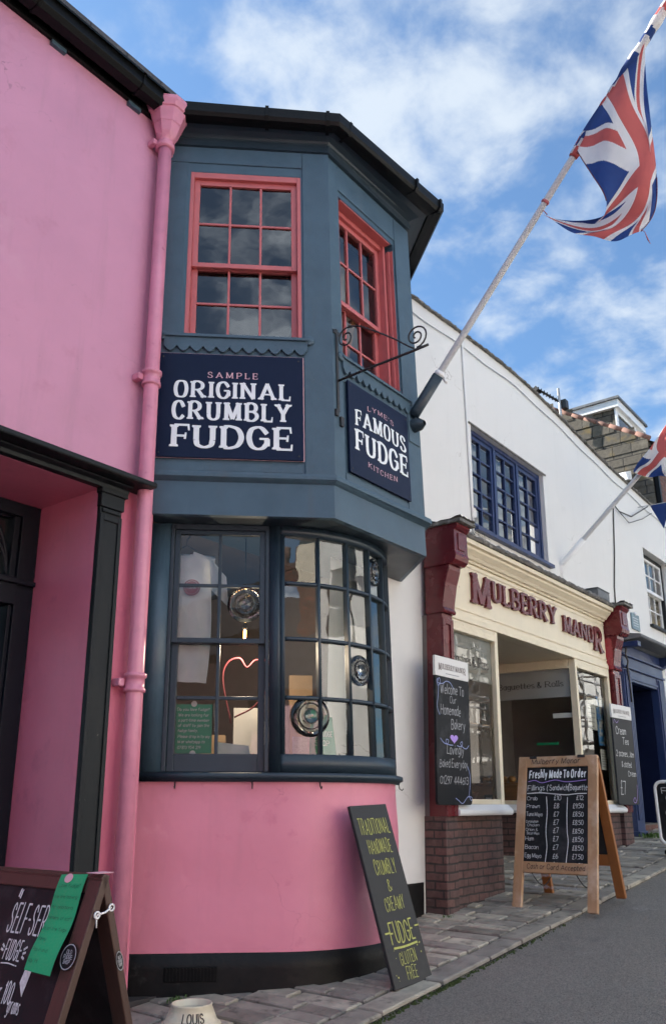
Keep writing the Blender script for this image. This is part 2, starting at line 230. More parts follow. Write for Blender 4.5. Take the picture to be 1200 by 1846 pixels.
# ------------------------------------------------------------------ mesh helpers
class Fr:
    """a local frame: u to the right, v out of the surface, w up"""
    def __init__(s, O, du, dv, dw): s.O, s.du, s.dv, s.dw = V(O), V(du), V(dv), V(dw)
    def __call__(s, u, v, w): return s.O + s.du*u + s.dv*v + s.dw*w
class MB:
    def __init__(s): s.v = []; s.f = []; s.m = []; s.sm = []
    def poly(s, pts, m=0, sm=False):
        i = len(s.v); s.v += [V(p) for p in pts]; s.f.append(list(range(i, i+len(pts)))); s.m.append(m); s.sm.append(sm); return s
    def hexa(s, p, m=0):
        i = len(s.v); s.v += [V(q) for q in p]
        for f in ((0, 3, 2, 1), (4, 5, 6, 7), (0, 1, 5, 4), (1, 2, 6, 5), (2, 3, 7, 6), (3, 0, 4, 7)):
            s.f.append([i+k for k in f]); s.m.append(m); s.sm.append(False)
        return s
    def box(s, F, u0, u1, v0, v1, w0, w1, m=0):
        return s.hexa([F(u0, v0, w0), F(u1, v0, w0), F(u1, v1, w0), F(u0, v1, w0), F(u0, v0, w1), F(u1, v0, w1), F(u1, v1, w1), F(u0, v1, w1)], m)
    def bar(s, a, b, wx, wy, up=(0, 0, 1), m=0):
        a, b = V(a), V(b); d = (b-a).normalized(); x = d.cross(V(up)).normalized(); y = x.cross(d)
        q = [(-1, -1), (1, -1), (1, 1), (-1, 1)]
        return s.hexa([a+x*(i*wx/2)+y*(j*wy/2) for i, j in q]+[b+x*(i*wx/2)+y*(j*wy/2) for i, j in q], m)
    def prism(s, F, prof, u0, u1, m=0):
        """profile in (v,w) extruded along u"""
        a = [F(u0, p[0], p[1]) for p in prof]; b = [F(u1, p[0], p[1]) for p in prof]; n = len(prof); i = len(s.v); s.v += a+b
        for k in range(n): s.f.append([i+k, i+(k+1) % n, i+n+(k+1) % n, i+n+k]); s.m.append(m); s.sm.append(False)
        s.f.append([i+k for k in range(n)][::-1]); s.f.append([i+n+k for k in range(n)]); s.m += [m, m]; s.sm += [False, False]; return s
    def slab(s, F, prof, v0, v1, m=0):
        """outline in (u,w) given thickness along v"""
        a = [F(p[0], v0, p[1]) for p in prof]; b = [F(p[0], v1, p[1]) for p in prof]; n = len(prof); i = len(s.v); s.v += a+b
        for k in range(n): s.f.append([i+k, i+(k+1) % n, i+n+(k+1) % n, i+n+k]); s.m.append(m); s.sm.append(False)
        s.f.append([i+k for k in range(n)][::-1]); s.f.append([i+n+k for k in range(n)]); s.m += [m, m]; s.sm += [False, False]; return s
    def tube(s, pts, r, n=8, m=0, caps=True, mf=None):
        pts = [V(p) for p in pts]; rr = r if isinstance(r, (list, tuple)) else [r]*len(pts); i0 = len(s.v); px = None
        for k, p in enumerate(pts):
            d = (pts[min(k+1, len(pts)-1)]-pts[max(k-1, 0)]).normalized()
            if px is None: px = d.cross(V((0, 0, 1)) if abs(d.z) < .95 else V((1, 0, 0))).normalized()
            px = (px-d*px.dot(d)).normalized(); py = d.cross(px)
            s.v += [p+px*(rr[k]*cos(2*pi*j/n))+py*(rr[k]*sin(2*pi*j/n)) for j in range(n)]
        for k in range(len(pts)-1):
            for j in range(n):
                s.f.append([i0+k*n+j, i0+k*n+(j+1) % n, i0+(k+1)*n+(j+1) % n, i0+(k+1)*n+j]); s.m.append(mf(k, j) if mf else m); s.sm.append(True)
        if caps:
            s.f.append([i0+j for j in range(n)][::-1]); s.f.append([i0+(len(pts)-1)*n+j for j in range(n)]); s.m += [m, m]; s.sm += [False, False]
        return s
    def lathe(s, c, prof, n=24, m=0, ax=(0, 0, 1), sm=True, rot=0):
        ax = V(ax).normalized(); x = ax.orthogonal().normalized(); y = ax.cross(x); c = V(c); i0 = len(s.v)
        for r, h in prof: s.v += [c+ax*h+x*(r*cos(2*pi*j/n+rot))+y*(r*sin(2*pi*j/n+rot)) for j in range(n)]
        for k in range(len(prof)-1):
            for j in range(n): s.f.append([i0+k*n+j, i0+k*n+(j+1) % n, i0+(k+1)*n+(j+1) % n, i0+(k+1)*n+j]); s.m.append(m); s.sm.append(sm)
        return s
    def grid(s, fn, nu, nv, m=0, sm=True, mf=None):
        i0 = len(s.v)
        for i in range(nu+1):
            for j in range(nv+1): s.v.append(V(fn(i/nu, j/nv)))
        for i in range(nu):
            for j in range(nv):
                a = i0+i*(nv+1)+j; s.f.append([a, a+nv+1, a+nv+2, a+1]); s.m.append(mf((i+.5)/nu, (j+.5)/nv) if mf else m); s.sm.append(sm)
        return s
    def build(s, name, mats, parent=None, bevel=0, base=None, recalc=True, merge=False):
        if not isinstance(mats, (list, tuple)): mats = [mats]
        r = parent
        while r is not None and r.parent is not None: r = r.parent
        b = V(base) if base is not None else (V(r.location) if r is not None else V((0, 0, 0)))
        me = bpy.data.meshes.new(name); me.from_pydata([p-b for p in s.v], [], s.f)
        for k in mats: me.materials.append(M[k] if isinstance(k, str) else k)
        me.polygons.foreach_set('material_index', s.m); me.polygons.foreach_set('use_smooth', s.sm)
        if recalc or merge:
            bm = bmesh.new(); bm.from_mesh(me)
            if merge: bmesh.ops.remove_doubles(bm, verts=bm.verts, dist=1e-4)
            if recalc: bmesh.ops.recalc_face_normals(bm, faces=bm.faces)
            bm.to_mesh(me); bm.free()
        me.update(); o = bpy.data.objects.new(name, me); COL.objects.link(o)
        if parent is not None: o.parent = parent
        else: o.location = b
        if bevel:
            q = o.modifiers.new('Bevel', 'BEVEL'); q.width = bevel; q.segments = 2; q.limit_method = 'ANGLE'; q.angle_limit = R(40); q.use_clamp_overlap = True
        return o
def tag(o, label=None, cat=None, group=None, kind=None):
    if label: o['label'] = label
    if cat: o['category'] = cat
    if group: o['group'] = group
    if kind: o['kind'] = kind
    return o
def thing(name, label, cat, loc=(0, 0, 0), group=None):
    o = bpy.data.objects.new(name, None); o.empty_display_size = .1; COL.objects.link(o); o.location = loc; return tag(o, label, cat, group)

# ------------------------------------------------------------------ lettering: one stroke alphabet, drawn thin for chalk or broad with slab ends for signs
GL = dict(l.split(' ', 1) for l in """A ^2890 0330|^2790 5330|_1349 4349
B 0530 0590|~0590 2690 3982 3968 2761 0561|~0561 2861 4352 4340 2830 0530
C ~4470 3486 2390 0982 0460 1038 2330 3432 4442
D 0530 0590|~0590 2090 3882 4660 3838 2030 0530
E 0530 0590|0590 4090|0561 3361|0530 4230
F 0530 0590|0590 4090|0560 3360
G ~4672 3487 2390 0982 0460 1038 2330 3633 4646|_4658 4638|_2858 5058
H 0530 0590|4730 4790|_0560 4760
I 0830 0890
J 2490 2448|~2448 2234 1230 0238
K 0530 0590|4490 0756|1765 4630
L 0530 0590|0530 4030
M 0530 0690|_0690 3034|_3034 5490|5490 5530
N 0530 0590|_0590 4730|^4730 4790
O ~2590 1084 0460 1036 2530 4036 4660 4084 2590
P 0530 0590|~0590 2790 4182 4166 2757 0557
Q ~2590 1084 0460 1036 2530 4036 4660 4084 2590|2844 4826
R 0530 0590|~0590 2690 4081 4067 2659 0559|2359 4630
S ~4076 3287 2190 0983 0871 1863 3456 4244 3634 2230 1033 0444
T 2430 2490|2490 0290|2490 4690
U 0590 0550|~0550 0936 2430 3936 4350|4350 4390
V 0290 2430|2430 4690
W 0290 1830|1830 3080|3080 4230|4230 5890
Y 0290 2456|4690 2456|2456 2430
Z 0490 4290|4290 0430|0430 4430
a ~3062 2070 0858 0842 1830 2634 3046|3070 3030
b 0590 0530|~0558 1870 3062 3250 3038 1830 0540
c ~3062 2070 0860 0450 0838 2030 3036
d 3290 3230|~3260 2070 0862 0450 0838 2030 3242
e ~0652 3252 2866 1870 0660 0444 1032 2030 3036
f ~3086 2290 1480 1270 1250 1230|_0468 2668
g ~3262 2070 0858 0842 1832 2836 3248|~3270 3240 3022 1812 0618
h 0590 0530|~0554 1868 2868 3256 3230
i 0870 0830|_0886 0882
j ~1070 1030 0816 0012|_1086 1082
k 0590 0530|2868 0648|1454 3030
l 0890 0830
m 0570 0530|~0556 1268 2068 2456 2430|~2456 3268 4068 4456 4430
n 0570 0530|~0554 1668 2868 3256 3230
o ~1870 0664 0450 0636 1830 3036 3250 3064 1870
p 0570 0512|~0558 1870 3062 3250 3038 1830 0540
q ~3260 2070 0862 0450 0838 2030 3242|3270 3212
r 0570 0530|~0554 1266 2270 2868
s ~2664 1870 0864 1054 2446 2836 1830 0636
t ~1488 1450 1434 2030 2832|_0470 2870
u ~0570 0544 1032 2032 3044|3070 3030
v 0270 1630|1630 3070
w 0270 1230|1230 2260|2260 3230|3230 4270
x 0470 3030|3070 0430
y ~0470 0850 1636|~3070 2044 1020 0212
z 0470 2870|2870 0430|0430 3030
0 ~2090 0680 0460 0640 2030 3440 3660 3480 2090
1 0878 1890|1890 1830
2 ~0578 1290 2690 3476 2656 0430|0430 3830
3 ~0682 1690 3080 2864 1661|~1661 3256 3240 1830 0438
4 2630 2690|2690 0448|_0448 3848
5 3490 0890|0890 0664|~0664 2068 3456 3240 1630 0436
6 ~3084 1678 0650 0836 2030 3440 3256 2062 0852
7 0490 3690|3690 1430
8 ~2062 0872 1088 2890 3278 2062 0648 0834 2230 3444 2062
9 ~3468 2260 0870 1286 2690 3476 3250 2030
£ ~3482 2690 1882 1866 1646 0630|0630 3830|_0658 2858
& ~4032 2250 1078 1690 2682 2070 0850 1030 2630 4050
. _0634 0630
, _0834 0424
! 0890 0848|_0834 0830
? ~0678 1690 2878 2064 1650|_1634 1630
' _0890 0678
- _0658 2658
( ~1890 0864 0640 1424
) ~0490 1464 1640 0824""".split('\n'))
def crom(P, n=7):
    o = []
    closed = (P[0]-P[-1]).length < 1e-6
    for i in range(len(P)-1):
        p1, p2 = P[i], P[i+1]
        p0 = P[i-1] if i > 0 else (P[-2] if closed else p1*2-p2); p3 = P[i+2] if i+2 < len(P) else (P[1] if closed else p2*2-p1)
        for k in range(n):
            t = k/n; o.append(.5*((2*p1)+(p2-p0)*t+(2*p0-5*p1+4*p2-p3)*t*t+(3*p1-p0-3*p2+p3)*t**3))
    o.append(P[-1]); return o
def glyph(ch):
    st = []; mx = 0
    for s_ in GL[ch].split('|'):
        fl = s_[0] if s_[0] in '~_^' else ''; s_ = s_.lstrip('~_^')
        P = [V(((int(q[:2]))/60, (int(q[2:])-30)/60)) for q in s_.split()]; mx = max(mx, max(p.x for p in P)); st.append((fl, P))
    return st, mx
def glyph_polys(ch, serif, tk, tn, asp, slant=0, jit=0):
    """outline pieces of one character in cap-height units"""
    st, _ = glyph(ch); out_ = []; jr = lambda a: random.uniform(-a, a); ox, oy, sc, sl = jr(jit*.4), jr(jit*.6), 1+jr(jit), slant+jr(jit*.6)
    for fl, P in st:
        P = [V((p.x+sl*p.y+ox, p.y*sc+oy)) for p in P]; Q = crom(P) if fl == '~' else P; Ls, Rs = [], []
        for j, p in enumerate(Q):
            d = Q[1]-Q[-2] if fl == '~' and (Q[0]-Q[-1]).length < 1e-6 and j in (0, len(Q)-1) else Q[min(j+1, len(Q)-1)]-Q[max(j-1, 0)]
            d = V((d.x/asp, d.y)) if d.length > 0 else V((1, 0)); d.normalize()
            wd = (tn+(tk-tn)*abs(d.y)**1.3)/2; nrm = V((-d.y*asp, d.x))*wd; e = V((0, 0))
            if not serif and fl != '~': e = V((d.x*asp, d.y))*wd*.5*(-1 if j == 0 else (1 if j == len(Q)-1 else 0))
            Ls.append(p+nrm+e); Rs.append(p-nrm+e)
        out_.append([[Ls[j], Ls[j+1], Rs[j+1], Rs[j]] for j in range(len(Ls)-1)])
        if serif and fl in ('', '^'):
            a, b = Q[0], Q[-1]
            if abs(b.y-a.y) < .02:                            # arm: upright slab at the free end
                up = 1 if b.y < .25 else (-1 if b.y > .75 else 0); t_ = .10*asp*(1 if b.x > a.x else -1)
                y0, y1 = (b.y-tn/2, b.y+.25) if up == 1 else ((b.y-.25, b.y+tn/2) if up == -1 else (b.y-.15, b.y+.15))
                out_.append([[V((b.x-t_, y0)), V((b.x, y0)), V((b.x+t_*.2, y1)), V((b.x-t_*.5, y1))] if up >= 0 else [V((b.x-t_*.5, y0)), V((b.x+t_*.2, y0)), V((b.x, y1)), V((b.x-t_, y1))]])
            else:
                for e_ in ((b,) if fl == '^' else (a, b)):
                    yy = e_.y
                    if min(abs(yy), abs(yy-1), abs(yy-.667), abs(yy+.3)) > .03: continue
                    sg = 1 if yy < .3 else -1; wv = (tk*.5+.065)*asp; hv = (tk*.5)*asp
                    out_.append([[V((e_.x-wv, yy)), V((e_.x+wv, yy)), V((e_.x+wv, yy+sg*.075)), V((e_.x+hv*.9, yy+sg*.13)), V((e_.x-hv*.9, yy+sg*.13)), V((e_.x-wv, yy+sg*.075))]])
    xs = [v.x for g in out_ for q in g for v in q]; return out_, min(xs), max(xs)
def text(mb, s, F, u, w, h, width=None, style='hand', pen=None, align='l', v=.002, gap=None, rot=0, jit=0, thick=0, arc=0, m=0, big=None, slant=0):
    """write s on frame F with baseline start (u,w) and cap height h; a given width stretches it to fit"""
    serif = style == 'slab'; gap = gap if gap is not None else (.085 if serif else .085); tk, tn = (pen if pen else ((.2, .085) if serif else (.075, .075)))
    state = random.getstate(); asp = 1
    for rep_ in range(2):
        random.setstate(state); x = 0; items = []
        for i, ch in enumerate(s):
            if ch == ' ': x += .36; continue
            k = big.get(i, 1) if big else 1; g, a, b = glyph_polys(ch, serif, tk, tn, asp, slant, jit); items.append((g, x-a*k, k)); x += (b-a)*k+gap*asp
        L = x-gap*asp; sx = (width/L) if width else h; asp = h/sx
    if align == 'c': u -= L*sx/2
    elif align == 'r': u -= L*sx
    lay = 0
    def put(px_, py_, z):
        a = px_*sx; b = py_*h
        if arc: b += arc*(1-((a/(L*sx))*2-1)**2)
        return F(u+a, z, w+b)
    for g, x0, k in items:
        dy = (1-k) if big else 0
        for stroke in g:
            lay += 1; z = (thick if thick else v)+(lay % 14)*.00013
            for q in stroke:
                P = [(x0+p.x*k, p.y*k+dy) for p in q]
                if thick:
                    n = len(P); i = len(mb.v); mb.v += [put(a, b, 0) for a, b in P]+[put(a, b, z) for a, b in P]
                    for e in range(n): mb.f.append([i+e, i+(e+1) % n, i+n+(e+1) % n, i+n+e]); mb.m.append(m); mb.sm.append(False)
                    mb.f.append([i+n+e for e in range(n)]); mb.m.append(m); mb.sm.append(False)
                else: mb.poly([put(a, b, z) for a, b in P], m)
    return mb
def write(parent, F, lines, mt, v=.002, name='lettering'):
    """lines: (text, u, w, h, kwargs)"""
    b = MB()
    for s, u, w, h, kw in lines: text(b, s, F, u, w, h, v=kw.pop('v', v), **kw)
    return b.build(name, mt, parent, recalc=False)
def scribble(mb, F, pts, pen, v=.002, m=0, n=6):
    Q = crom([V(p) for p in pts], n)
    for j in range(len(Q)-1):
        d0 = (Q[j+1]-Q[max(j-1, 0)]).normalized(); d1 = (Q[min(j+2, len(Q)-1)]-Q[j]).normalized()
        a, b = V((-d0.y, d0.x))*pen/2, V((-d1.y, d1.x))*pen/2; z = v+(j % 11)*.00013
        mb.poly([F(*(Q[j]+a).to_tuple()[:1], z, (Q[j]+a).y), F((Q[j+1]+b).x, z, (Q[j+1]+b).y), F((Q[j+1]-b).x, z, (Q[j+1]-b).y), F((Q[j]-a).x, z, (Q[j]-a).y)], m)
    return mb
def disc(mb, F, u, w, r0, r1, v=.003, m=0, n=28, sx=1):
    for j in range(n):
        a, b = 2*pi*j/n, 2*pi*(j+1)/n
        mb.poly([F(u+sx*r0*cos(a), v, w+r0*sin(a)), F(u+sx*r1*cos(a), v, w+r1*sin(a)), F(u+sx*r1*cos(b), v, w+r1*sin(b)), F(u+sx*r0*cos(b), v, w+r0*sin(b))] if r0 > 0 else [F(u, v, w), F(u+sx*r1*cos(a), v, w+r1*sin(a)), F(u+sx*r1*cos(b), v, w+r1*sin(b))], m)
    return mb

# ------------------------------------------------------------------ setting: road, pavement
def gz(x, y): return -1.0+.09*(x-3.35)+.015*(y-3.6)
KY = 2.68
def ground():
    b = MB(); xs = [-60, -20, -8, -3, 0, 2, 4, 6, 8, 10, 13, 20, 60]; ys = [-60, -20, -8, -4, -1, 0, 1, 2, KY+.02]
    for i in range(len(xs)-1):
        for j in range(len(ys)-1):
            q = [(xs[i], ys[j]), (xs[i+1], ys[j]), (xs[i+1], ys[j+1]), (xs[i], ys[j+1])]
            b.poly([(x, y, gz(x, y)-.028) for x, y in q])
    tag(b.build('road', 'asphalt', base=(0, 0, 0)), kind='structure')
    b = MB(); b.poly([(x, y, gz(x, y)-.022) for x, y in ((-20, KY), (60, KY), (60, 40), (-20, 40))]); tag(b.build('ground', mat('joint_dirt', (.022, .02, .017), .95, .35, 20, chips=[((.03, .05, .012), 5, .58, .68)])), kind='structure')
    b = MB(); rnd = random.Random(3)
    def stone(x0, x1, y0, y1):
        g = rnd.uniform(.006, .011); x0 += g; x1 -= g; y0 += g; y1 -= g; bv = .007; dz = rnd.uniform(-.006, .007); tx, ty = rnd.uniform(-.022, .022), rnd.uniform(-.014, .014)
        cx_, cy_ = (x0+x1)/2, (y0+y1)/2
        def P(x, y, d): return (x+rnd.uniform(-.002, .002), y+rnd.uniform(-.003, .003), gz(x, y)+dz+tx*(x-cx_)+ty*(y-cy_)+d)
        i = len(b.v); lo = [P(x, y, -.05) for x, y in ((x0, y0), (x1, y0), (x1, y1), (x0, y1))]; md = [(p[0], p[1], p[2]+.05-bv) for p in lo]
        tp = [P(x, y, 0) for x, y in ((x0+bv, y0+bv), (x1-bv, y0+bv), (x1-bv, y1-bv), (x0+bv, y1-bv))]
        b.v += [V(p) for p in lo+md+tp]
        for k in range(4):
            for o in (0, 4): b.f.append([i+o+k, i+o+(k+1) % 4, i+o+4+(k+1) % 4, i+o+4+k]); b.m.append(0); b.sm.append(False)
        b.f.append([i+8, i+9, i+10, i+11]); b.m.append(0); b.sm.append(False)
    x = .2
    while x < 14.5:                                            # kerb stones along the road edge
        l = rnd.uniform(.38, .62); stone(x, x+l, KY-.0, KY+.175+rnd.uniform(-.004, .004)); x += l
    x = .2
    while x < 14.5:                                            # courses across the pavement
        wd = rnd.choice((.105, .12, .13, .145, .16)); y = KY+.18
        while y < 5.2:
            l = rnd.uniform(.2, .46); stone(x, x+wd, y, y+l); y += l
        x += wd
    tag(b.build('pavement', 'slab', base=(0, 0, 0), recalc=True), kind='structure')
    b = MB(); rnd = random.Random(9)                            # moss along the road edge of the kerb
    for k in range(420):
        x = rnd.choice((rnd.gauss(4.45, .12), rnd.gauss(3.75, .2), rnd.gauss(5.3, .4), rnd.gauss(4.3, .25))); y = KY-abs(rnd.gauss(0, .016))-.004; s_ = rnd.uniform(.004, .011); z = gz(x, y)-.028
        p = V((x, y, z)); a = rnd.uniform(0, pi)
        b.hexa([p+V((s_*cos(a+q*pi/2), s_*sin(a+q*pi/2), -.002)) for q in range(4)]+[p+V((s_*.5*cos(a+q*pi/2+.3), s_*.5*sin(a+q*pi/2+.3), s_*rnd.uniform(.5, 1.3))) for q in range(4)])
    tag(b.build('kerb_moss', 'moss', base=(0, 0, 0)), 'dark green moss growing in the gutter along the kerb stones', 'moss', kind='stuff')
ground()

# ------------------------------------------------------------------ window helpers
def sash(b, F, u0, u1, w0, w1, v0, v1, st, rt, rb, cols, rows, bw, m=0):
    b.box(F, u0, u0+st, v0, v1, w0, w1, m); b.box(F, u1-st, u1, v0, v1, w0, w1, m)
    b.box(F, u0+st, u1-st, v0, v1-.0015, w0, w0+rb, m); b.box(F, u0+st, u1-st, v0, v1-.0015, w1-rt, w1, m)
    a0, a1, c0, c1 = u0+st, u1-st, w0+rb, w1-rt
    for k in range(1, cols): u = a0+(a1-a0)*k/cols; b.box(F, u-bw/2, u+bw/2, v0+.004, v1-.006, c0, c1, m)
    for k in range(1, rows): w = c0+(c1-c0)*k/rows; b.box(F, a0, a1, v0+.005, v1-.0085, w-bw/2, w+bw/2, m)
    return (a0, a1, c0, c1)
def panes(b, F, a0, a1, c0, c1, v, cols, rows, tilt=.0025, m=0, seed=1):
    rnd = random.Random(seed)
    for i in range(cols):
        for j in range(rows):
            q = [(a0+(a1-a0)*(i+x)/cols, c0+(c1-c0)*(j+y)/rows) for x, y in ((0, 0), (1, 0), (1, 1), (0, 1))]
            tx, ty = rnd.uniform(-tilt, tilt), rnd.uniform(-tilt, tilt)
            b.poly([F(u, v+s*tx+t_*ty, w) for (u, w), (s, t_) in zip(q, ((-1, -1), (1, -1), (1, 1), (-1, 1)))], m)
def holed(b, F, outer, holes, v0, v1, m=0):
    """wall panel in (u,w) with rectangular openings, split into butted blocks"""
    u0, u1, w0, w1 = outer; us = sorted({u0, u1, *[h[0] for h in holes], *[h[1] for h in holes]}); ws = sorted({w0, w1, *[h[2] for h in holes], *[h[3] for h in holes]})
    def solid(a, c): return not any(h[0] < a < h[1] and h[2] < c < h[3] for h in holes)
    for i in range(len(us)-1):
        for j in range(len(ws)-1):
            if solid((us[i]+us[i+1])/2, (ws[j]+ws[j+1])/2):
                A = [F(us[i], v1, ws[j]), F(us[i+1], v1, ws[j]), F(us[i+1], v1, ws[j+1]), F(us[i], v1, ws[j+1])]
                b.poly(A, m)
    for h in holes:
        for (a, c) in (((h[0], h[2]), (h[1], h[2])), ((h[1], h[2]), (h[1], h[3])), ((h[1], h[3]), (h[0], h[3])), ((h[0], h[3]), (h[0], h[2]))):
            b.poly([F(a[0], v1, a[1]), F(c[0], v1, c[1]), F(c[0], v0, c[1]), F(a[0], v0, a[1])], m)

# ------------------------------------------------------------------ the pink house with its bay
ZB = V((-.0131, .0168, 1)); ZK = V((.013, -.0168, 1))
CD = V((cos(R(-47.6)), sin(R(-47.6)), 0)); NO = V((CD.y, -CD.x, 0))          # along the canted side, and out of it
C0 = V((3.985, 3.04, 0))
FC = Fr(C0, CD, NO, ZB); FB = Fr(C0, (1, 0, 0), (0, -1, 0), ZB); FP = Fr((0, 3.9, 0), (1, 0, 0), (0, -1, 0), ZB)
LJ = -1.18                                                                   # canted side meets the house wall
FWID = 1.10
CR = V((cos(R(47.6)), sin(R(47.6)), 0)); FRt = Fr(C0+V((FWID, 0, 0)), CR, V((CR.y, -CR.x, 0)), ZB)   # far canted side
H = thing('pink_house', 'pink rendered house with a blue grey bay window over a bowed shop window', 'building', (3.0, 3.9, -1.02))
def wall_pink():
    b = MB()
    holed(b, FP, (-4, 3.22, 1.87, 4.80), [], -.62, 0); b.build('wall', 'pink', H)
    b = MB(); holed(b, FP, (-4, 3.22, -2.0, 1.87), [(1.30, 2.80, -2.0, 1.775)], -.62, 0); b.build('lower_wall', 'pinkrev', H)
    b = MB()                                                                  # soffit block, gable body behind
    b.box(FP, -4, 5.4, -6.5, -.75, 4.80, 4.84); b.box(FP, 5.32, 5.38, -6.5, -.3, -2, 4.8); b.build('upper_wall', 'pink', H)
    b = MB()
    F2 = Fr((0, 3.9, 4.84), (1, 0, 0), (0, -1, 0), (0, 0, 1))
    b.slab(Fr((-4, 0, 0), (0, 1, 0), (-1, 0, 0), (0, 0, 1)), [(3.76, 4.88), (3.76, 4.84), (8.4, 10.0), (13.0, 4.9), (13.0, 4.97), (8.4, 10.1)], 0, -9.4); b.build('roof', 'slate', H)  # unseen ridge raised steep to keep the sun off flag and pole
    b = MB(); b.box(FP, -4, 3.02, 0, .03, 4.735, 4.84); b.box(FP, -4, 3.02, .031, .15, 4.805, 4.83)
    b.build('fascia', 'blacks', H, .004)
    b = MB(); b.prism(FP, [(.06, 4.82), (.062, 4.775), (.085, 4.745), (.155, 4.745), (.185, 4.775), (.19, 4.865), (.18, 4.865), (.17, 4.79), (.075, 4.79), (.07, 4.82)], -4, 3.06)
    for u in (1.0, 1.96, 2.78, 3.045): b.prism(FP, [(.052, 4.81), (.055, 4.768), (.08, 4.735), (.16, 4.735), (.194, 4.768), (.199, 4.872), (.185, 4.872), (.185, 4.78), (.155, 4.748), (.085, 4.748)], u-.012, u+.012)
    b.build('gutter', 'blacks', H, .002)
    for u in (2.15, 2.78):
        b = MB(); b.box(FP, u, u+.11, .0, .028, 4.70, 4.734); b.build('rafter_block', 'bluew', H)
wall_pink()
def entrance():
    # lintel cornice and pilaster
    b = MB(); b.prism(FP, [(0, 1.776), (.05, 1.776), (.055, 1.80), (.09, 1.812), (.09, 1.82), (0, 1.82)], .9, 2.985); b.prism(FP, [(0, 1.821), (.185, 1.821), (.19, 1.829), (.19, 1.850), (.18, 1.857), (0, 1.875)], .8, 3.085)
    b.build('door_cornice', 'blackw', H, .003)
    b = MB(); b.box(FP, 2.80, 2.955, .001, .03, -1.1, 1.66); b.box(FP, 2.812, 2.943, .031, .042, 1.63, 1.655); b.box(FP, 2.795, 2.962, 0.002, .045, 1.661, 1.775); b.box(FP, 2.785, 2.975, .003, .06, 1.745, 1.7755)
    for u0, u1 in ((2.8003, 2.826), (2.929, 2.9547)): b.box(FP, u0, u1, .0302, .04, -1.1, 1.62)
    b.box(FP, 2.826, 2.929, .0302, .04, 1.58, 1.62); b.box(FP, 2.826, 2.929, .0302, .04, -1.1, -.75)
    b.build('pilaster', 'blackw', H, .003)
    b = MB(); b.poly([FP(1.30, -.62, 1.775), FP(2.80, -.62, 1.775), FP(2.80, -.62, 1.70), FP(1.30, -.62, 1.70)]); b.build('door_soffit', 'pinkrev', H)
    FD = Fr(FP(0, -.62, 0), (1, 0, 0), (0, -1, 0), ZB)
    d = MB(); d.box(FD, 2.68, 2.799, -.08, .04, -1.15, 1.774); d.box(FD, 1.3, 2.68, -.08, .04, 1.69, 1.774); d.box(FD, 1.3, 2.68, -.08, .05, 1.13, 1.30)
    d.box(FD, 2.64, 2.68, -.07, .015, 1.3, 1.69); d.box(FD, 2.655, 2.68, -.07, .02, -1.15, 1.13); d.box(FD, 1.3, 2.79, .041, .075, 1.255, 1.285)
    fr = d.build('door_frame', 'ink_navy', H, .004)
    b = MB()                                                                  # gothic tracery in the fanlight
    for cxx, rr, a0, a1 in ((1.98, .66, 0, 62), (2.28, .36, 0, 90), (2.64, .42, 90, 180), (2.64, .66, 118, 180), (1.98, .34, 0, 90)):
        pts = [FD(cxx+rr*cos(R(a0+(a1-a0)*k/14)), -.02, min(1.305+rr*sin(R(a0+(a1-a0)*k/14))*.95, 1.69)) for k in range(15)]; b.tube(pts, .013, 6)
    b.build('fanlight_bars', 'ink_navy', fr)
    b = MB(); b.poly([FD(1.3, -.04, 1.3), FD(2.64, -.04, 1.3), FD(2.64, -.04, 1.69), FD(1.3, -.04, 1.69)]); b.build('fanlight_glass', 'glass', fr, recalc=False)
    b = MB(); b.box(FD, 1.9, 2.56, -.10, -.06, -1.15, -.75); b.box(FD, 2.50, 2.56, -.10, -.06, -.75, 1.11); b.box(FD, 1.9, 2.50, -.10, -.06, 1.02, 1.11); dr = b.build('door', 'blackw', H, .004)
    b = MB(); b.poly([FD(1.3, -.08, -.75), FD(2.5, -.08, -.75), FD(2.5, -.08, 1.02), FD(1.3, -.08, 1.02)]); b.build('door_glass', 'glass', dr, recalc=False)
    b = MB(); b.tube([FD(2.53, -.06, -.1), FD(2.53, 0, -.1), FD(2.53, 0.0, .12), FD(2.53, -.06, .12)], .011, 8); b.build('handle', 'steel', dr)
    b = MB(); b.tube([FD(2.488, -.058, -.7), FD(2.488, -.058, 1.0)], .006, 6); b.build('door_edge_strip', 'steel', dr)
    # room behind the door
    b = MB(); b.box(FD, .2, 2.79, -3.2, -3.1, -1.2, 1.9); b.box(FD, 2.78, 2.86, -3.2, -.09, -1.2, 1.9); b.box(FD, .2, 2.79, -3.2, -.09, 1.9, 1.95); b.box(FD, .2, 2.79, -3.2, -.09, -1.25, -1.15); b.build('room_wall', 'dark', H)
    sh = thing('shop_shelf', 'dark shelf unit with white bordered tags just inside the dark shop door', 'shelf', FD(2.55, -1.1, -1.1))
    b = MB()
    for w in (-.6, -.1, .4, .8): b.box(FD, 1.4, 2.75, -1.3, -1.0, w, w+.03)
    b.box(FD, 2.75, 2.78, -1.3, -1.0, -1.1, .9); b.build('shelf_board', 'woodb', sh)
    b = MB(); b.box(FD, 1.9, 2.62, -1.005, -.99, .62, .76); hs = b.build('shelf_sign', 'chalk', sh)
    F3 = Fr(FD(0, -.99, 0), (1, 0, 0), (0, -1, 0), ZB); write(hs, F3, [('HELP YOU', 1.93, .655, .07, dict(width=.66, pen=(.12, .12), gap=.12))], 'white')
    rnd = random.Random(2)
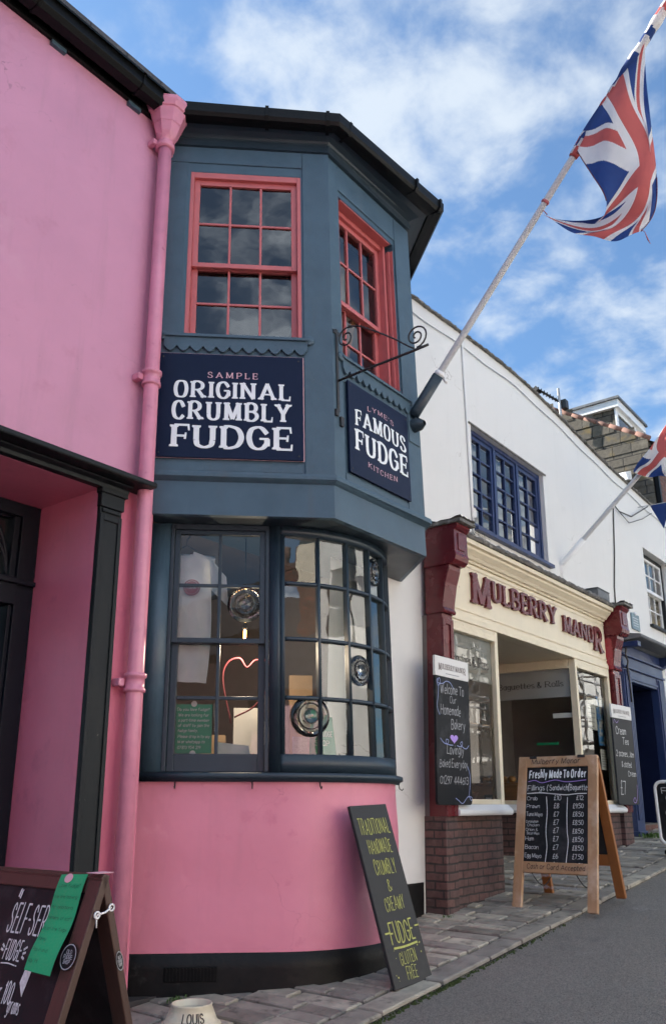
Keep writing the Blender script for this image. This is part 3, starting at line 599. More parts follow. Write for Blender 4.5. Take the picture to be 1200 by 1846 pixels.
    for k in range(12):
        u = 1.5+.1*k; w = (-.57, -.07, .43)[k % 3]; b = MB(); h_ = rnd.uniform(.12, .24); b.box(FD, u, u+.085, -1.22, -1.04, w, w+h_); b.box(FD, u+.015, u+.07, -1.0395, -1.035, w+.03, w+h_*.6, 1); tag(b.build('fudge_box', [('card', 'brown', 'blind')[k % 3], 'paper'], base=FD(u, -1.1, w), bevel=.002), 'small fudge box standing on the dark shelves inside the shop door', 'box', 'fudge boxes on the shelves inside the door')
entrance()

def downpipe():
    b = MB(); y = .085
    pts = [FP(3.08, y, 4.56), FP(3.078, y, 2.6), FP(3.085, y, .65), FP(3.07, y, -1.02)]; b.tube(pts, .048, 18)
    for w in (2.60, .65): b.lathe(FP(3.078 if w > 1 else 3.085, y, w), [(.05, -.05), (.062, -.048), (.062, -.03), (.055, -.026), (.055, .03), (.064, .034), (.064, .055), (.05, .06)], 18)
    b.lathe(FP(3.08, y, 4.525), [(.05, -.06), (.068, -.055), (.068, -.02), (.056, -.012), (.056, .02), (.07, .03), (.07, .05), (.05, .055)], 18)
    b.build('downpipe', 'pipe', H)
    b = MB(); c = FP(3.08, y+.01, 4.555); k = 1/cos(pi/8)
    b.lathe(c, [(.06*k, 0), (.075*k, .03), (.112*k, .15), (.128*k, .20), (.138*k, .205), (.155*k, .25), (.155*k, .28), (.145*k, .285), (.10*k, .262), (.1*k, .1)], 8, sm=False, rot=pi/8); b.build('hopper_head', 'pipe', H, .004)
    for w in (2.60, .65, 4.5):
        for u in (2.985, 3.13): b = MB(); b.box(FP, u, u+.04, .0, .07, w-.02, w+.025); b.build('pipe_bracket', 'pipe', H, .006)
downpipe()

def upper_bay():
    WC = (-1.007, -.198, 3.0, 4.42); WF = (.135, .868, 2.93, 4.35)
    b = MB(); holed(b, FC, (LJ, 0, 1.99, 4.78), [WC], -.11, 0); holed(b, FB, (0, FWID, 1.99, 4.78), [WF], -.13, 0); holed(b, FRt, (0, 1.3, 1.99, 4.78), [], -.1, 0); b.build('bay_wall', 'blue', H)
    b = MB()                                                                 # applied boards: posts, head boards, corner
    b.box(FC, -.185, .012, 0, .012, 2.01, 4.64); b.box(FC, LJ, -.186, 0, .009, 4.50, 4.66); b.box(FC, LJ, -1.03, 0, .006, 2.9, 4.499)
    b.build('corner_board', 'bluew', H, .004)
    b = MB(); b.box(FB, -.001, .118, 0, .012, 2.01, 4.60); b.box(FB, .885, FWID+.004, 0, .013, 2.0, 4.62); b.box(FB, .1181, .8849, 0, .009, 4.40, 4.62); b.build('post', 'bluew', H, .004)
    # moulded frieze and cove under the gutter, along the three sides
    def path(off, w, ext=0):
        # polygon offset outwards by off at height w
        t = math.tan(R(47.6/2)); ka, kc, kd = (1, 1, 1) if off < .03 or not ext else (.85, .74, 1.1)
        a = FC(LJ, off*ka, w); c = FC(0, off*kc, w)+CD*(off*t*kc); d = FB(FWID, off*kd, w)+V((off*t*kd, 0, 0)); e = FRt(1.25, off, w); return [a, c, d, e]
    def sweep(b, prof, m=0):
        P = [path(o, w, 1) for o, w in prof]; n = len(prof)
        for s_ in range(3):
            for k in range(n-1): b.poly([P[k][s_], P[k][s_+1], P[k+1][s_+1], P[k+1][s_]], m)
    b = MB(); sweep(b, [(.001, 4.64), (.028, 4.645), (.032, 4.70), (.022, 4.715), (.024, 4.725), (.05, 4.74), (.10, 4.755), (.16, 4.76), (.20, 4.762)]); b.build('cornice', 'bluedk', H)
    b = MB(); sweep(b, [(.15, 4.763), (.16, 4.745), (.20, 4.745), (.255, 4.75), (.275, 4.775), (.28, 4.85), (.268, 4.85), (.262, 4.79), (.2, 4.775), (.17, 4.87)])
    def clip(F, u, off=0):
        b.prism(F, [(.17+off, 4.74), (.26+off, 4.742), (.284+off, 4.773), (.290+off, 4.857), (.27+off, 4.857), (.27+off, 4.785), (.24+off, 4.752)], u-.013, u+.013)
    clip(FC, -.45, -.058); clip(FC, -.0, -.072); clip(FB, .04, -.069); clip(FB, .85, .006); clip(FB, 1.18, .03); b.build('bay_gutter', 'blacks', H)
    b = MB(); A = path(.20, 4.868, 1); T = FP(3.0, -.6, 5.10), FP(5.3, -.6, 5.10)
    b.poly([A[0], A[1], FP(4.0, 0, 4.98), FP(3.05, .0, 5.02)]); b.poly([A[1], A[2], FP(4.9, -.1, 5.0), FP(4.0, 0, 4.98)]); b.poly([A[2], A[3], FP(4.9, -.1, 5.0)])
    b.poly([FP(3.05, .0, 5.02), FP(4.0, 0, 4.98), FP(4.9, -.1, 5.0), FP(4.9, -1.2, 5.6), FP(3.05, -1.2, 5.6)]); b.build('bay_roof', 'lead', H)
    # windows
    for F, (u0, u1, w0, w1), nm, wm, sd in ((FC, WC, 'bay_window', 3.63, 3), (FB, WF, 'bay_window', 3.545, 8)):
        dv = .028 if F is FC else .11
        c = MB(); c.box(F, u0, u0+.028, -dv-.07, -dv+.028, w0, w1); c.box(F, u1-.028, u1, -dv-.07, -dv+.028, w0, w1); c.box(F, u0+.028, u1-.028, -dv-.07, -dv+.027, w1-.05, w1)
        if F is FB:
            c.box(F, u1-.055, u1-.0281, -dv-.06, -dv+.05, w0, w1); c.box(F, u0+.001, u0+.004, -dv, -.001, w0, w1); c.box(F, u1-.006, u1-.001, -dv+.03, -.002, w0, w1-.06); c.box(F, u1-.02, u1-.0062, -dv+.05, -.03, w0, w1-.06); c.box(F, u0+.03, u1-.03, -dv+.03, -.004, w1-.012, w1-.002)
        wn = c.build(nm, 'red', H, .003)
        r_ = .028 if F is FC else .056
        b = MB(); g1 = sash(b, F, u0+.028, u1-r_, wm-.018, w1-.05, -dv-.035, -dv, .042, .042, .038, 3, 2, .017); b.build('upper_sash', 'red', wn, .003)
        b = MB(); g2 = sash(b, F, u0+.028, u1-r_, w0, wm+.018, -dv-.075, -dv-.037, .042, .036, .062, 3, 2, .017); b.build('lower_sash', 'red', wn, .003)
        b = MB(); panes(b, F, *g1, -dv-.02, 3, 2, .0016, seed=sd); panes(b, F, *g2, -dv-.057, 3, 2, .0016, seed=sd+1); b.build('pane', 'glass', wn, recalc=False)
        # scalloped sill apron
        b = MB(); x0, x1 = (u0-.13, u1+.035) if F is FC else (u0-.035, u1+.085); n = 11; pr = [(x0, w0), (x1, w0)]
        for k in range(n, 0, -1):
            a, e = x0+(x1-x0)*k/n, x0+(x1-x0)*(k-1)/n
            for j in range(7): t = j/6; pr.append((a+(e-a)*t, w0-.065-.042*sin(pi*t)))
        b.slab(F, pr, .008, .03); b.box(F, x0-.01, x1+.01, -.09, .045, w0, w0+.022)
        b.box(F, x0-.03, x1+.03, 0, .0075, w0-.16, w0+.004)
        for x in (x0-.012, x1+.012): b.lathe(F(x, .012, w0+.012), [(0, -.0), (.035, 0), (.035, .018), (.02, .024), (0, .024)], 16, ax=F.dv)
        b.build('sill_apron', 'bluew', H, .002)
    # ledge and deep board under it, soffit
    b = MB(); sweep(b, [(.0, 2.03), (.045, 2.018), (.05, 2.0), (.05, 1.98), (.02, 1.965), (.004, 1.955)]); b.build('ledge', 'bluew', H)
    b = MB(); sweep(b, [(.004, 1.955), (.004, 1.73), (-.03, 1.725)]); b.build('fascia_board', 'blue', H)
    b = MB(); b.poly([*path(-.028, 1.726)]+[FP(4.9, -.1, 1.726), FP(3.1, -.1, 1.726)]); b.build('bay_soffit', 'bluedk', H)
    b = MB(); b.box(FC, LJ+.01, -.2, 0, .007, 2.03, 2.09); b.box(FB, .13, .9, 0, .0075, 2.03, 2.085); b.build('bottom_rail', 'bluew', H, .003)
    # dim room upstairs
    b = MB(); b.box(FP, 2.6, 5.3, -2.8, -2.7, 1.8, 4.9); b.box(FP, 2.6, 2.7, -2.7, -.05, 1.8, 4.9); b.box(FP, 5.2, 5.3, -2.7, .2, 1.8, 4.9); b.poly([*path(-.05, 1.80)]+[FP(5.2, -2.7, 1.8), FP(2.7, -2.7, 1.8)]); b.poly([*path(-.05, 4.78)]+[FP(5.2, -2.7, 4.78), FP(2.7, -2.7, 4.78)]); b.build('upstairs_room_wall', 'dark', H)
upper_bay()
def curtain():
    b = MB(); b.grid(lambda s, t: FB(.15+.20*s, -.24+.018*sin(s*26)+.01*sin(s*61), 2.95+1.35*t), 44, 3); tag(b.build('curtain', 'cloth', base=FB(.15, -.24, 2.95), recalc=False), 'white net curtain hanging inside the upstairs window above the famous fudge sign', 'curtain')
    r = thing('clothes_rail', 'dark wooden rack of timbers leaning inside the upstairs side window', 'rack', FB(.6, -.4, 2.5))
    b = MB(); b.bar(FB(.5, -.45, 2.4), FB(.75, -.35, 3.7), .05, .04); b.bar(FB(.5, -.35, 3.4), FB(.85, -.4, 2.6), .04, .04); b.bar(FB(.62, -.4, 2.4), FB(.62, -.4, 3.8), .05, .04); b.build('rail', 'oaks', r)
curtain()
def bottle():
    b = MB(); b.lathe(FC(-.235, -.14, 3.025), [(0, 0), (.016, 0), (.017, .06), (.006, .085), (.006, .13), (.009, .132), (0, .135)], 12); tag(b.build('bottle', 'iron', base=FC(-.235, -.14, 3.025)), 'small dark bottle on the sill behind the lowest right pane of the upstairs window', 'bottle')
bottle()

# lower bow: plan path, inset under the upper bay
INS, SX, RB, PW = .18, .36, .82, .224
A0 = C0-CD*SX-NO*INS
def bow(s, off=0, w=0):
    """point at arc length s (0 = where the curve starts, negative on the flat side)"""
    if s <= 0: p = A0+CD*s+NO*off
    else:
        a = min(s/RB, R(98)); c = A0-NO*RB; d = NO*cos(a)+CD*sin(a); p = c+d*(RB+off)
        if s/RB > R(98): t = -NO*sin(a)+CD*cos(a); p = p+t*(s-RB*R(98))
    return p+ZB*w
S0, S1 = -.85, RB*R(98)+.5
SS = [S0, -.45, -.2]+[S for S in [i*.035 for i in range(0, int(RB*R(98)/.035)+1)]]+[RB*R(98)+.02, S1]
def sweepbow(b, prof, s0, s1, m=0, sm=True, n=None, cap=True):
    ss = [s0]+[x for x in SS if s0+.004 < x < s1-.004]+[s1]; i0 = len(b.v); k = len(prof)
    for s in ss: b.v += [bow(s, o, w) for o, w in prof]
    for i in range(len(ss)-1):
        for j in range(k-1): b.f.append([i0+i*k+j, i0+(i+1)*k+j, i0+(i+1)*k+j+1, i0+i*k+j+1]); b.m.append(m); b.sm.append(sm)
    if cap:
        b.f.append([i0+j for j in range(k)]); b.f.append([i0+(len(ss)-1)*k+j for j in range(k)]); b.m += [m, m]; b.sm += [False, False]
def boxprof(o0, o1, w0, w1): return [(o0, w0), (o1, w0), (o1, w1), (o0, w1), (o0, w0)]
def lower_bay():
    n = 13; b = MB(); prof = [(.012*sin(k*.9)*.3, -.80+.93*k/n) for k in range(n+1)]
    sweepbow(b, prof, S0, S1, cap=False); b.build('bay_base', 'pinkbase', H, recalc=True)
    b = MB(); sweepbow(b, [(.018, -1.12), (.016, -.86), (.012, -.782), (-.01, -.772)], S0, S1, cap=False); b.build('plinth', 'plinth', H)
    b = MB(); sweepbow(b, [(-.08, .182), (.035, .178), (.05, .172), (.052, .145), (.03, .138), (.026, .126), (-.02, .126)], S0, RB*R(98)+.2); b.build('shop_sill', 'bluedk', H, 0)
    W0, W1 = .182, 1.726
    # posts: wide left post, mullion, right post
    b = MB()
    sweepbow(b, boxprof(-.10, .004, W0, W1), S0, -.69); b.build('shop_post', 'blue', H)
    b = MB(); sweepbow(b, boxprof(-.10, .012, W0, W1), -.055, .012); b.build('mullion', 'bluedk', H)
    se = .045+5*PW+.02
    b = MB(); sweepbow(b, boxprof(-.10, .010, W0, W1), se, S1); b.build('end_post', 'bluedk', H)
    # flat sash window (two by four)
    FL = Fr(A0, CD, NO, ZB)
    c = MB(); c.box(FL, -.689, -.665, -.09, .008, W0, W1); c.box(FL, -.08, -.056, -.09, .008, W0, W1); c.box(FL, -.665, -.08, -.09, .0065, 1.69, W1); wn = c.build('shop_window', 'bluedk', H, .003)
    b = MB(); g1 = sash(b, FL, -.664, -.081, .95, 1.689, -.04, -.006, .036, .03, .032, 2, 2, .021); b.build('upper_sash', 'bluedk', wn, .003)
    b = MB(); g2 = sash(b, FL, -.664, -.081, W0, .985, -.085, -.043, .042, .036, .105, 2, 2, .021); b.build('lower_sash', 'bluedk', wn, .003)
    b = MB(); panes(b, FL, *g1, -.022, 2, 2, .002, seed=11); panes(b, FL, *g2, -.062, 2, 2, .002, seed=12); b.build('pane', 'glassf', wn, recalc=False)
    # curved window (five by four)
    s0, s1 = .013, se; c = MB(); sweepbow(c, boxprof(-.07, .006, W0, .285), s0, s1, sm=True); sweepbow(c, boxprof(-.07, .006, 1.665, W1), s0, s1)
    sweepbow(c, boxprof(-.07, .007, .285, 1.665), s0, s0+.03); sweepbow(c, boxprof(-.07, .007, .285, 1.665), s1-.02, s1)
    wn = c.build('bow_window', 'bluedk', H, 0)
    b = MB(); rows = [.285, .62, .985, 1.345, 1.665]; st = .045
    for k in range(1, 5): s = st+PW*k; sweepbow(b, boxprof(-.04, .002, .285, 1.665), s-.010, s+.010)
    for w in rows[1:-1]: sweepbow(b, boxprof(-.038, .0, w-.011, w+.011), s0+.03, s1-.02)
    b.build('glazing_bars', 'bluedk', wn)
    b = MB(); rnd = random.Random(5)
    for k in range(5):
        for j in range(4):
            t1, t2 = rnd.uniform(-.0018, .0018), rnd.uniform(-.0018, .0018); sa, sb = st+PW*k, st+PW*(k+1)
            b.poly([bow(sa, -.02-t1-t2, rows[j]), bow(sb, -.02+t1-t2, rows[j]), bow(sb, -.02+t1+t2, rows[j+1]), bow(sa, -.02-t1+t2, rows[j+1])])
    b.build('pane', 'glass', wn, recalc=False)
    # old crown glass: one bullseye in some panes
    def bull(parent, c, ax, r):
        b = MB(); pr = [(.0, .030), (.30*r, .028), (.42*r, .006), (.50*r, .020), (.62*r, .004), (.72*r, .015), (.84*r, .002), (1.0*r, .004), (1.0*r, .0), (.0, .0)]
        b.lathe(c, pr, 36, ax=ax); b.build('bullseye', 'bull', parent)
        b = MB(); b.lathe(c+V(ax)*.0, [(.34*r, .031), (.37*r, .031), (.37*r, .026), (.34*r, .026), (.34*r, .031)], 36, ax=ax); b.lathe(c, [(.60*r, .022), (.65*r, .018), (.65*r, .010), (.60*r, .012), (.60*r, .022)], 36, ax=ax); b.build('refraction_ring', 'iron', parent)  # dark refraction lines of the glass, put in as black rings
    def bn(s): a = max(s, 0)/RB; return NO*cos(a)+CD*sin(a)
    bull(bpy.data.objects['shop_window'], FL(-.205, -.018, 1.20), NO, .115)
    for k, j, du, dw, r in ((0, 0, .05, .06, .125), (2, 1, .0, .02, .10), (3, 3, .0, .03, .10)):
        s = st+PW*(k+.5)+du; bull(wn, bow(s, -.024, (rows[j]+rows[j+1])/2+dw), bn(s), r)
    # air brick in the plinth
    b = MB(); FV = Fr(A0, CD, NO, ZB); b.box(FV, -.62, -.33, .014, .024, -.915, -.84); ab = b.build('air_vent', 'blacks', H, .003)
    b = MB()
    for k in range(15): b.box(FV, -.612+k*.0185, -.605+k*.0185, .0242, .031, -.908, -.847)
    b.build('vent_bars', 'blacks', ab)
    for s in (-.6, -.15, .25, 1.15): b = MB(); b.tube([bow(s, .02, .126), bow(s, .024, .10), bow(s, .04, .088), bow(s, .052, .10)], .004, 6); b.build('sill_hook', 'iron', H)
    # shop inside
    b = MB(); z0, z1 = -.98, 1.80
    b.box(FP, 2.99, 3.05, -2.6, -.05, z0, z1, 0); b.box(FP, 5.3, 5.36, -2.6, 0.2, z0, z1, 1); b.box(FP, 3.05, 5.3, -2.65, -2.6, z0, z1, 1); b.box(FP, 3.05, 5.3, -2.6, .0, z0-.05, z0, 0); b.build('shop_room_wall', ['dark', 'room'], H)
    b = MB(); b.poly([bow(S, -.10, .15) for S in SS if S < RB*R(95)]+[FP(4.9, -.35, .15), FP(3.2, -.35, .15)]); b.build('window_board', 'woodb', H)
lower_bay()

# ------------------------------------------------------------------ things on the pink house
def signs():
    u0, u1, w0, w1 = -1.163, -.196, 2.112, 2.874
    t = thing('shop_sign', 'navy sign reading SAMPLE ORIGINAL CRUMBLY FUDGE in white slab letters', 'sign', FC(-.68, .01, w0))
    b = MB(); b.box(FC, u0, u1, .0095, .026, w0, w1); b.box(FC, u0-.006, u1+.006, .0094, .014, w0-.002, w1+.008, 1); b.build('sign_board', ['navy', 'pinkl'], t, .002)
    F = Fr(FC(0, .0262, 0), CD, NO, ZB); c = (u0+u1)/2+.012
    write(t, F, [('ORIGINAL', c, 2.545, .118, dict(width=.775, style='slab', align='c', pen=(.225, .10))), ('CRUMBLY', c, 2.385, .128, dict(width=.79, style='slab', align='c', pen=(.225, .10))), ('FUDGE', c, 2.185, .155, dict(width=.80, style='slab', align='c', pen=(.235, .10)))], 'white')
    write(t, F, [('SAMPLE', c, 2.695, .042, dict(width=.335, style='slab', align='c', gap=.42, pen=(.16, .08)))], 'pinkl')
    b = MB()
    for u in (u0+.03, u1-.03):
        for w in (w0+.03, w1-.03): b.lathe(FC(u, .026, w), [(0, .003), (.006, .002), (.007, 0)], 8, ax=NO)
    b.build('screws', 'iron', t)
    u0, u1, w0, w1 = .152, .902, 2.098, 2.786
    t = thing('shop_sign', "navy sign reading LYME'S FAMOUS FUDGE KITCHEN under the street side bay window", 'sign', FB(.53, .01, w0))
    b = MB(); b.box(FB, u0, u1, .010, .026, w0, w1); b.build('sign_board', 'navy', t, .002)
    F = Fr(FB(0, .0262, 0), (1, 0, 0), (0, -1, 0), ZB); c = (u0+u1)/2+.012
    write(t, F, [('FAMOUS', c, 2.468, .118, dict(width=.64, style='slab', align='c', arc=.022, pen=(.215, .09))), ('FUDGE', c, 2.285, .152, dict(width=.66, style='slab', align='c', pen=(.225, .095)))], 'white')
    write(t, F, [("LYME'S", c, 2.632, .036, dict(width=.33, style='slab', align='c', gap=.42, arc=.02, pen=(.16, .08))), ('KITCHEN', c, 2.198, .038, dict(width=.36, style='slab', align='c', gap=.38, arc=-.012, pen=(.16, .08)))], 'pinkl')
    b = MB()
    for u in (u0+.025, u1-.025):
        for w in (w0+.03, w1-.03): b.lathe(FB(u, .026, w), [(0, .003), (.006, .002), (.007, 0)], 8, ax=(0, -1, 0))
    b.build('screws', 'iron', t)
    # wrought iron hanging bracket, empty
    t = thing('sign_bracket', 'black scrolled wrought iron sign bracket with no sign, fixed to the bay corner', 'bracket', FB(.05, .015, 2.55))
    q = lambda u, v, w: FB(u, v, w)
    b = MB(); b.box(FB, .035, .06, .0122, .022, 2.50, 3.14); b.box(FB, .01, .085, .0122, .02, 3.10, 3.13); b.box(FB, .01, .04, .0122, .03, 2.46, 2.51); b.box(FB, .06, .095, .0122, .03, 2.40, 2.47); b.build('back_plate', 'iron', t, .003)
    b = MB(); pr = lambda v, w: FB(.05, v, w)
    b.tube([pr(.02, 2.735), pr(.30, 2.745), pr(.62, 2.75), pr(.74, 2.755)], .009, 8); b.build('arm', 'iron', t)
    b = MB(); pts = []
    for k in range(34): a = 1.5*pi+.3-k*.36; r = .012+.0024*k; pts.append(pr(.02+.078+r*cos(a)*.9, 3.045+r*sin(a)))
    e = pts[-1]; vs = [pr(.12, 3.13), pr(.22, 3.09), pr(.36, 2.99), pr(.5, 2.88), pr(.60, 2.79), pr(.635, 2.765)]
    b.tube(pts[:-4]+vs, .0058, 7); b.build('top_scroll', 'iron', t)
    b = MB(); pts = []
    for k in range(34): a = -pi/2-.0+k*.36; r = .085-.0022*k; pts.append(pr(.655+r*cos(a), 2.848+r*sin(a)))
    b.tube(pts, .0058, 7); b.build('end_scroll', 'iron', t)
signs()

PD = V((0, -cos(R(49)), sin(R(49)))); PO = V((4.94, 3.02, 2.876))
def jackcol(u, v):
    x, y = u*60-30, v*30-15
    if abs(x) < 3 or abs(y) < 3: return 0
    if abs(x) < 5 or abs(y) < 5: return 1
    for sg in (1, -1):
        d = (x*sg*.5-y)*.894                              # distance from this diagonal
        if abs(d) < 3.1:
            red = (0 < d < 2.1) if (x > 0) == (sg > 0) else (-2.1 < d < 0)
            return 0 if red else 1
    return 2
def catnet(net, u, v):
    def c1(P, t):
        n = len(P)-1; x = min(max(t*n, 0), n-1e-6); i = int(x); f = x-i
        p1, p2 = P[i], P[i+1]; p0 = P[i-1] if i else p1*2-p2; p3 = P[i+2] if i+2 <= n else p2*2-p1
        return .5*((2*p1)+(p2-p0)*f+(2*p0-5*p1+4*p2-p3)*f*f+(3*p1-p0-3*p2+p3)*f**3)
    return c1([c1(r, v) for r in net], u)
def flags():
    t = thing('flagpole', 'long white flagpole angled up from a dark socket on the bay corner', 'flagpole', PO)
    b = MB(); b.box(FB, .93, 1.085, .0135, .022, 2.60, 2.90); b.build('wall_plate', 'bluew', t, .004)
    b = MB(); s0 = PO-PD*.01; b.tube([s0-PD*.05, s0, PO+PD*.30], .043, 20); b.lathe(FB(1.0, .02, 2.75), [(.055, 0), (.05, .06), (.02, .1)], 16, ax=(0, -1, 0)); b.build('socket', 'bluedk', t)
    b = MB(); b.tube([PO+PD*(.28+3.42*k/60) for k in range(61)], [.026-.003*k/60 for k in range(61)], 16); b.build('pole', 'pole', t)
    b = MB(); b.tube([PO+PD*.295, PO+PD*.32, PO+PD*.34], [.036, .04, .03], 12); b.tube([PO+PD*.33+V((.03, 0, .01)), PO+PD*.33+V((.045, -.01, -.05)), PO+PD*.34+V((.035, -.02, -.09))], .012, 6); b.build('binding', 'whitep', t)
    b = MB(); b.lathe(PO+PD*1.79, [(.027, -.012), (.031, -.006), (.031, .006), (.027, .012)], 16, ax=PD); b.tube([PO+PD*1.79+V((0, -.02, -.03)), V((4.94, 1.88, 4.19)), V((4.95, 1.845, 4.12))], .004, 5); b.build('tie_cord', 'logo', t)
    f = thing('flag', 'union flag hanging half wrapped from the long flagpole above the bay', 'flag', PO+PD*2.2)
    X = 4.94; g = lambda y, z, dx=0: V((X+dx, y, z))
    net = [[g(1.576, 4.585, -.02), g(1.40, 4.775, -.03), g(1.225, 4.945, -.03), g(1.09, 5.075, -.03), g(.985, 5.19, -.02)],
           [g(1.462, 4.22, -.06), g(1.32, 4.48, -.10), g(1.17, 4.66, -.08), g(1.10, 4.80, .02), g(1.03, 4.93, .05)],
           [g(1.395, 3.945, -.04), g(1.26, 4.17, -.02), g(1.105, 4.39, .06), g(1.085, 4.5, .10), g(1.06, 4.62, .12)],
           [g(1.53, 3.92, .07), g(1.33, 3.97, .06), g(1.17, 4.02, .10), g(1.12, 4.12, .16), g(1.09, 4.22, .18)],
           [g(1.73, 4.05, .08), g(1.52, 3.91, .10), g(1.34, 3.87, .13), g(1.22, 3.88, .17), g(1.14, 3.94, .20)],
           [g(1.90, 4.19, .03), g(1.73, 3.95, .05), g(1.55, 3.81, .08), g(1.39, 3.74, .10), g(1.235, 3.76, .12)]]
    def sf(u, v):
        p = catnet(net, u, v); w = .018*sin(u*15+v*6)+.012*sin(v*17-u*4); return p+V((w*min(u*5, 1), w*.25, 0))
    b = MB(); b.grid(sf, 300, 210, mf=lambda u, v: jackcol(.0+u*.98, v)); b.build('cloth', ['flagr', 'flagw', 'flagb'], f, recalc=False)
    b = MB(); b.tube([sf(k/60, 0) for k in range(24)], .004, 5); b.tube([sf(.62+k/60*.38, 1) for k in range(61)], .004, 5); b.build('hem', 'maroon', f)
    b = MB(); n = 120; pts = [PO+PD*(2.16+1.5*k/n) for k in range(n+1)]; rnd = random.Random(4)
    rad = [.032+.004*sin(k*.23)+.002*sin(k*.6)+(.005 if k > 40 else 0) for k in range(n+1)]
    seq = [0, 1, 2, 2, 1, 0, 0, 0, 1, 2, 2, 2, 1, 1, 2, 1, 1, 0, 1, 1]
    b.tube(pts, rad, 22, mf=lambda k, j: seq[int((k/5.5+j/22*1.0)) % len(seq)]); b.build('wrapped_cloth', ['flagr', 'flagw', 'flagb'], f)
    b = MB(); b.tube([V((5.06, 1.235, 3.76)), V((5.05, 1.21, 3.72)), V((5.06, 1.20, 3.66)), V((5.05, 1.185, 3.61))], [.003, .002, .005, .001], 5); b.build('loose_thread', 'logo', f)
    # second pole on the white building
    P2 = V((8.93, 3.62, 2.60)); d2 = V((0, -cos(R(41)), sin(R(41))))
    t = thing('flagpole', 'thinner white flagpole on the white wall above the bakery shop sign', 'flagpole', P2)
    b = MB(); b.tube([P2+V((0, .02, -.16)), P2+V((0, -.01, -.02)), P2+d2*.05, P2+d2*.42], [.03, .034, .036, .034], 14); b.build('socket', 'whitep', t)
    b = MB(); b.tube([P2+d2*(.35+2.85*k/50) for k in range(51)], [.027-.003*k/50 for k in range(51)], 12); b.build('pole', 'pole', t)
    f = thing('flag', 'second union flag bunched on the thinner pole at the right edge', 'flag', P2+d2*1.5)
    X = 8.93; g = lambda y, z, dx=0: V((X+dx, y, z))
    def px(t_): return P2+d2*t_
    a, c = px(1.52), px(2.6)
    net = [[g(a.y+.04, a.z+.02, -.03), g(a.y-.25, a.z+.36, -.05), g(a.y-.5, a.z+.55, -.05), g(c.y, c.z, -.03)],
           [g(a.y+.13, a.z-.10, -.12), g(a.y-.10, a.z+.06, -.18), g(a.y-.4, a.z+.3, -.12), g(c.y-.02, c.z-.25, -.05)],
           [g(a.y-.02, a.z-.17, -.05), g(a.y-.22, a.z-.10, -.08), g(a.y-.48, a.z-.02, .02), g(c.y-.02, c.z-.5, .05)],
           [g(a.y-.16, a.z-.16, .08), g(a.y-.34, a.z-.30, .06), g(a.y-.52, a.z-.30, .1), g(c.y+.02, c.z-.8, .1)]]
    def sf2(u, v): p = catnet(net, u, v); return p+V((.03*sin(u*13+v*9), .0, .012*sin(v*19)))
    b = MB(); b.grid(sf2, 150, 150, mf=lambda u, v: jackcol(.1+.8*u, v)); b.build('cloth', ['flagr', 'flagw', 'flagb'], f, recalc=False)
    # bunting pennant string, high across the street
    t = thing('bunting', 'string of small coloured pennants crossing high over the street at the right edge', 'bunting', (9.9, 3.4, 4.2))
    A, B = V((11.3, 3.35, 3.95)), V((9.4, -6.0, 4.6)); n = 16; pt = lambda s: A+(B-A)*s+V((0, 0, -.5*sin(pi*s)))
    b = MB(); b.tube([pt(k/40) for k in range(41)], .006, 5); b.build('cord', 'cable', t)
    for k in range(n):
        p, q = pt((k+.3)/n), pt((k+.8)/n); m_ = (p+q)/2+V((.02, 0, -.36)); b = MB(); b.poly([p, q, m_]); b.poly([q+V((.003, 0, 0)), p+V((.003, 0, 0)), m_+V((.003, 0, 0))]); b.build('pennant', ('flagb', 'flagw', 'flagr')[k % 3], t, recalc=False)
flags()

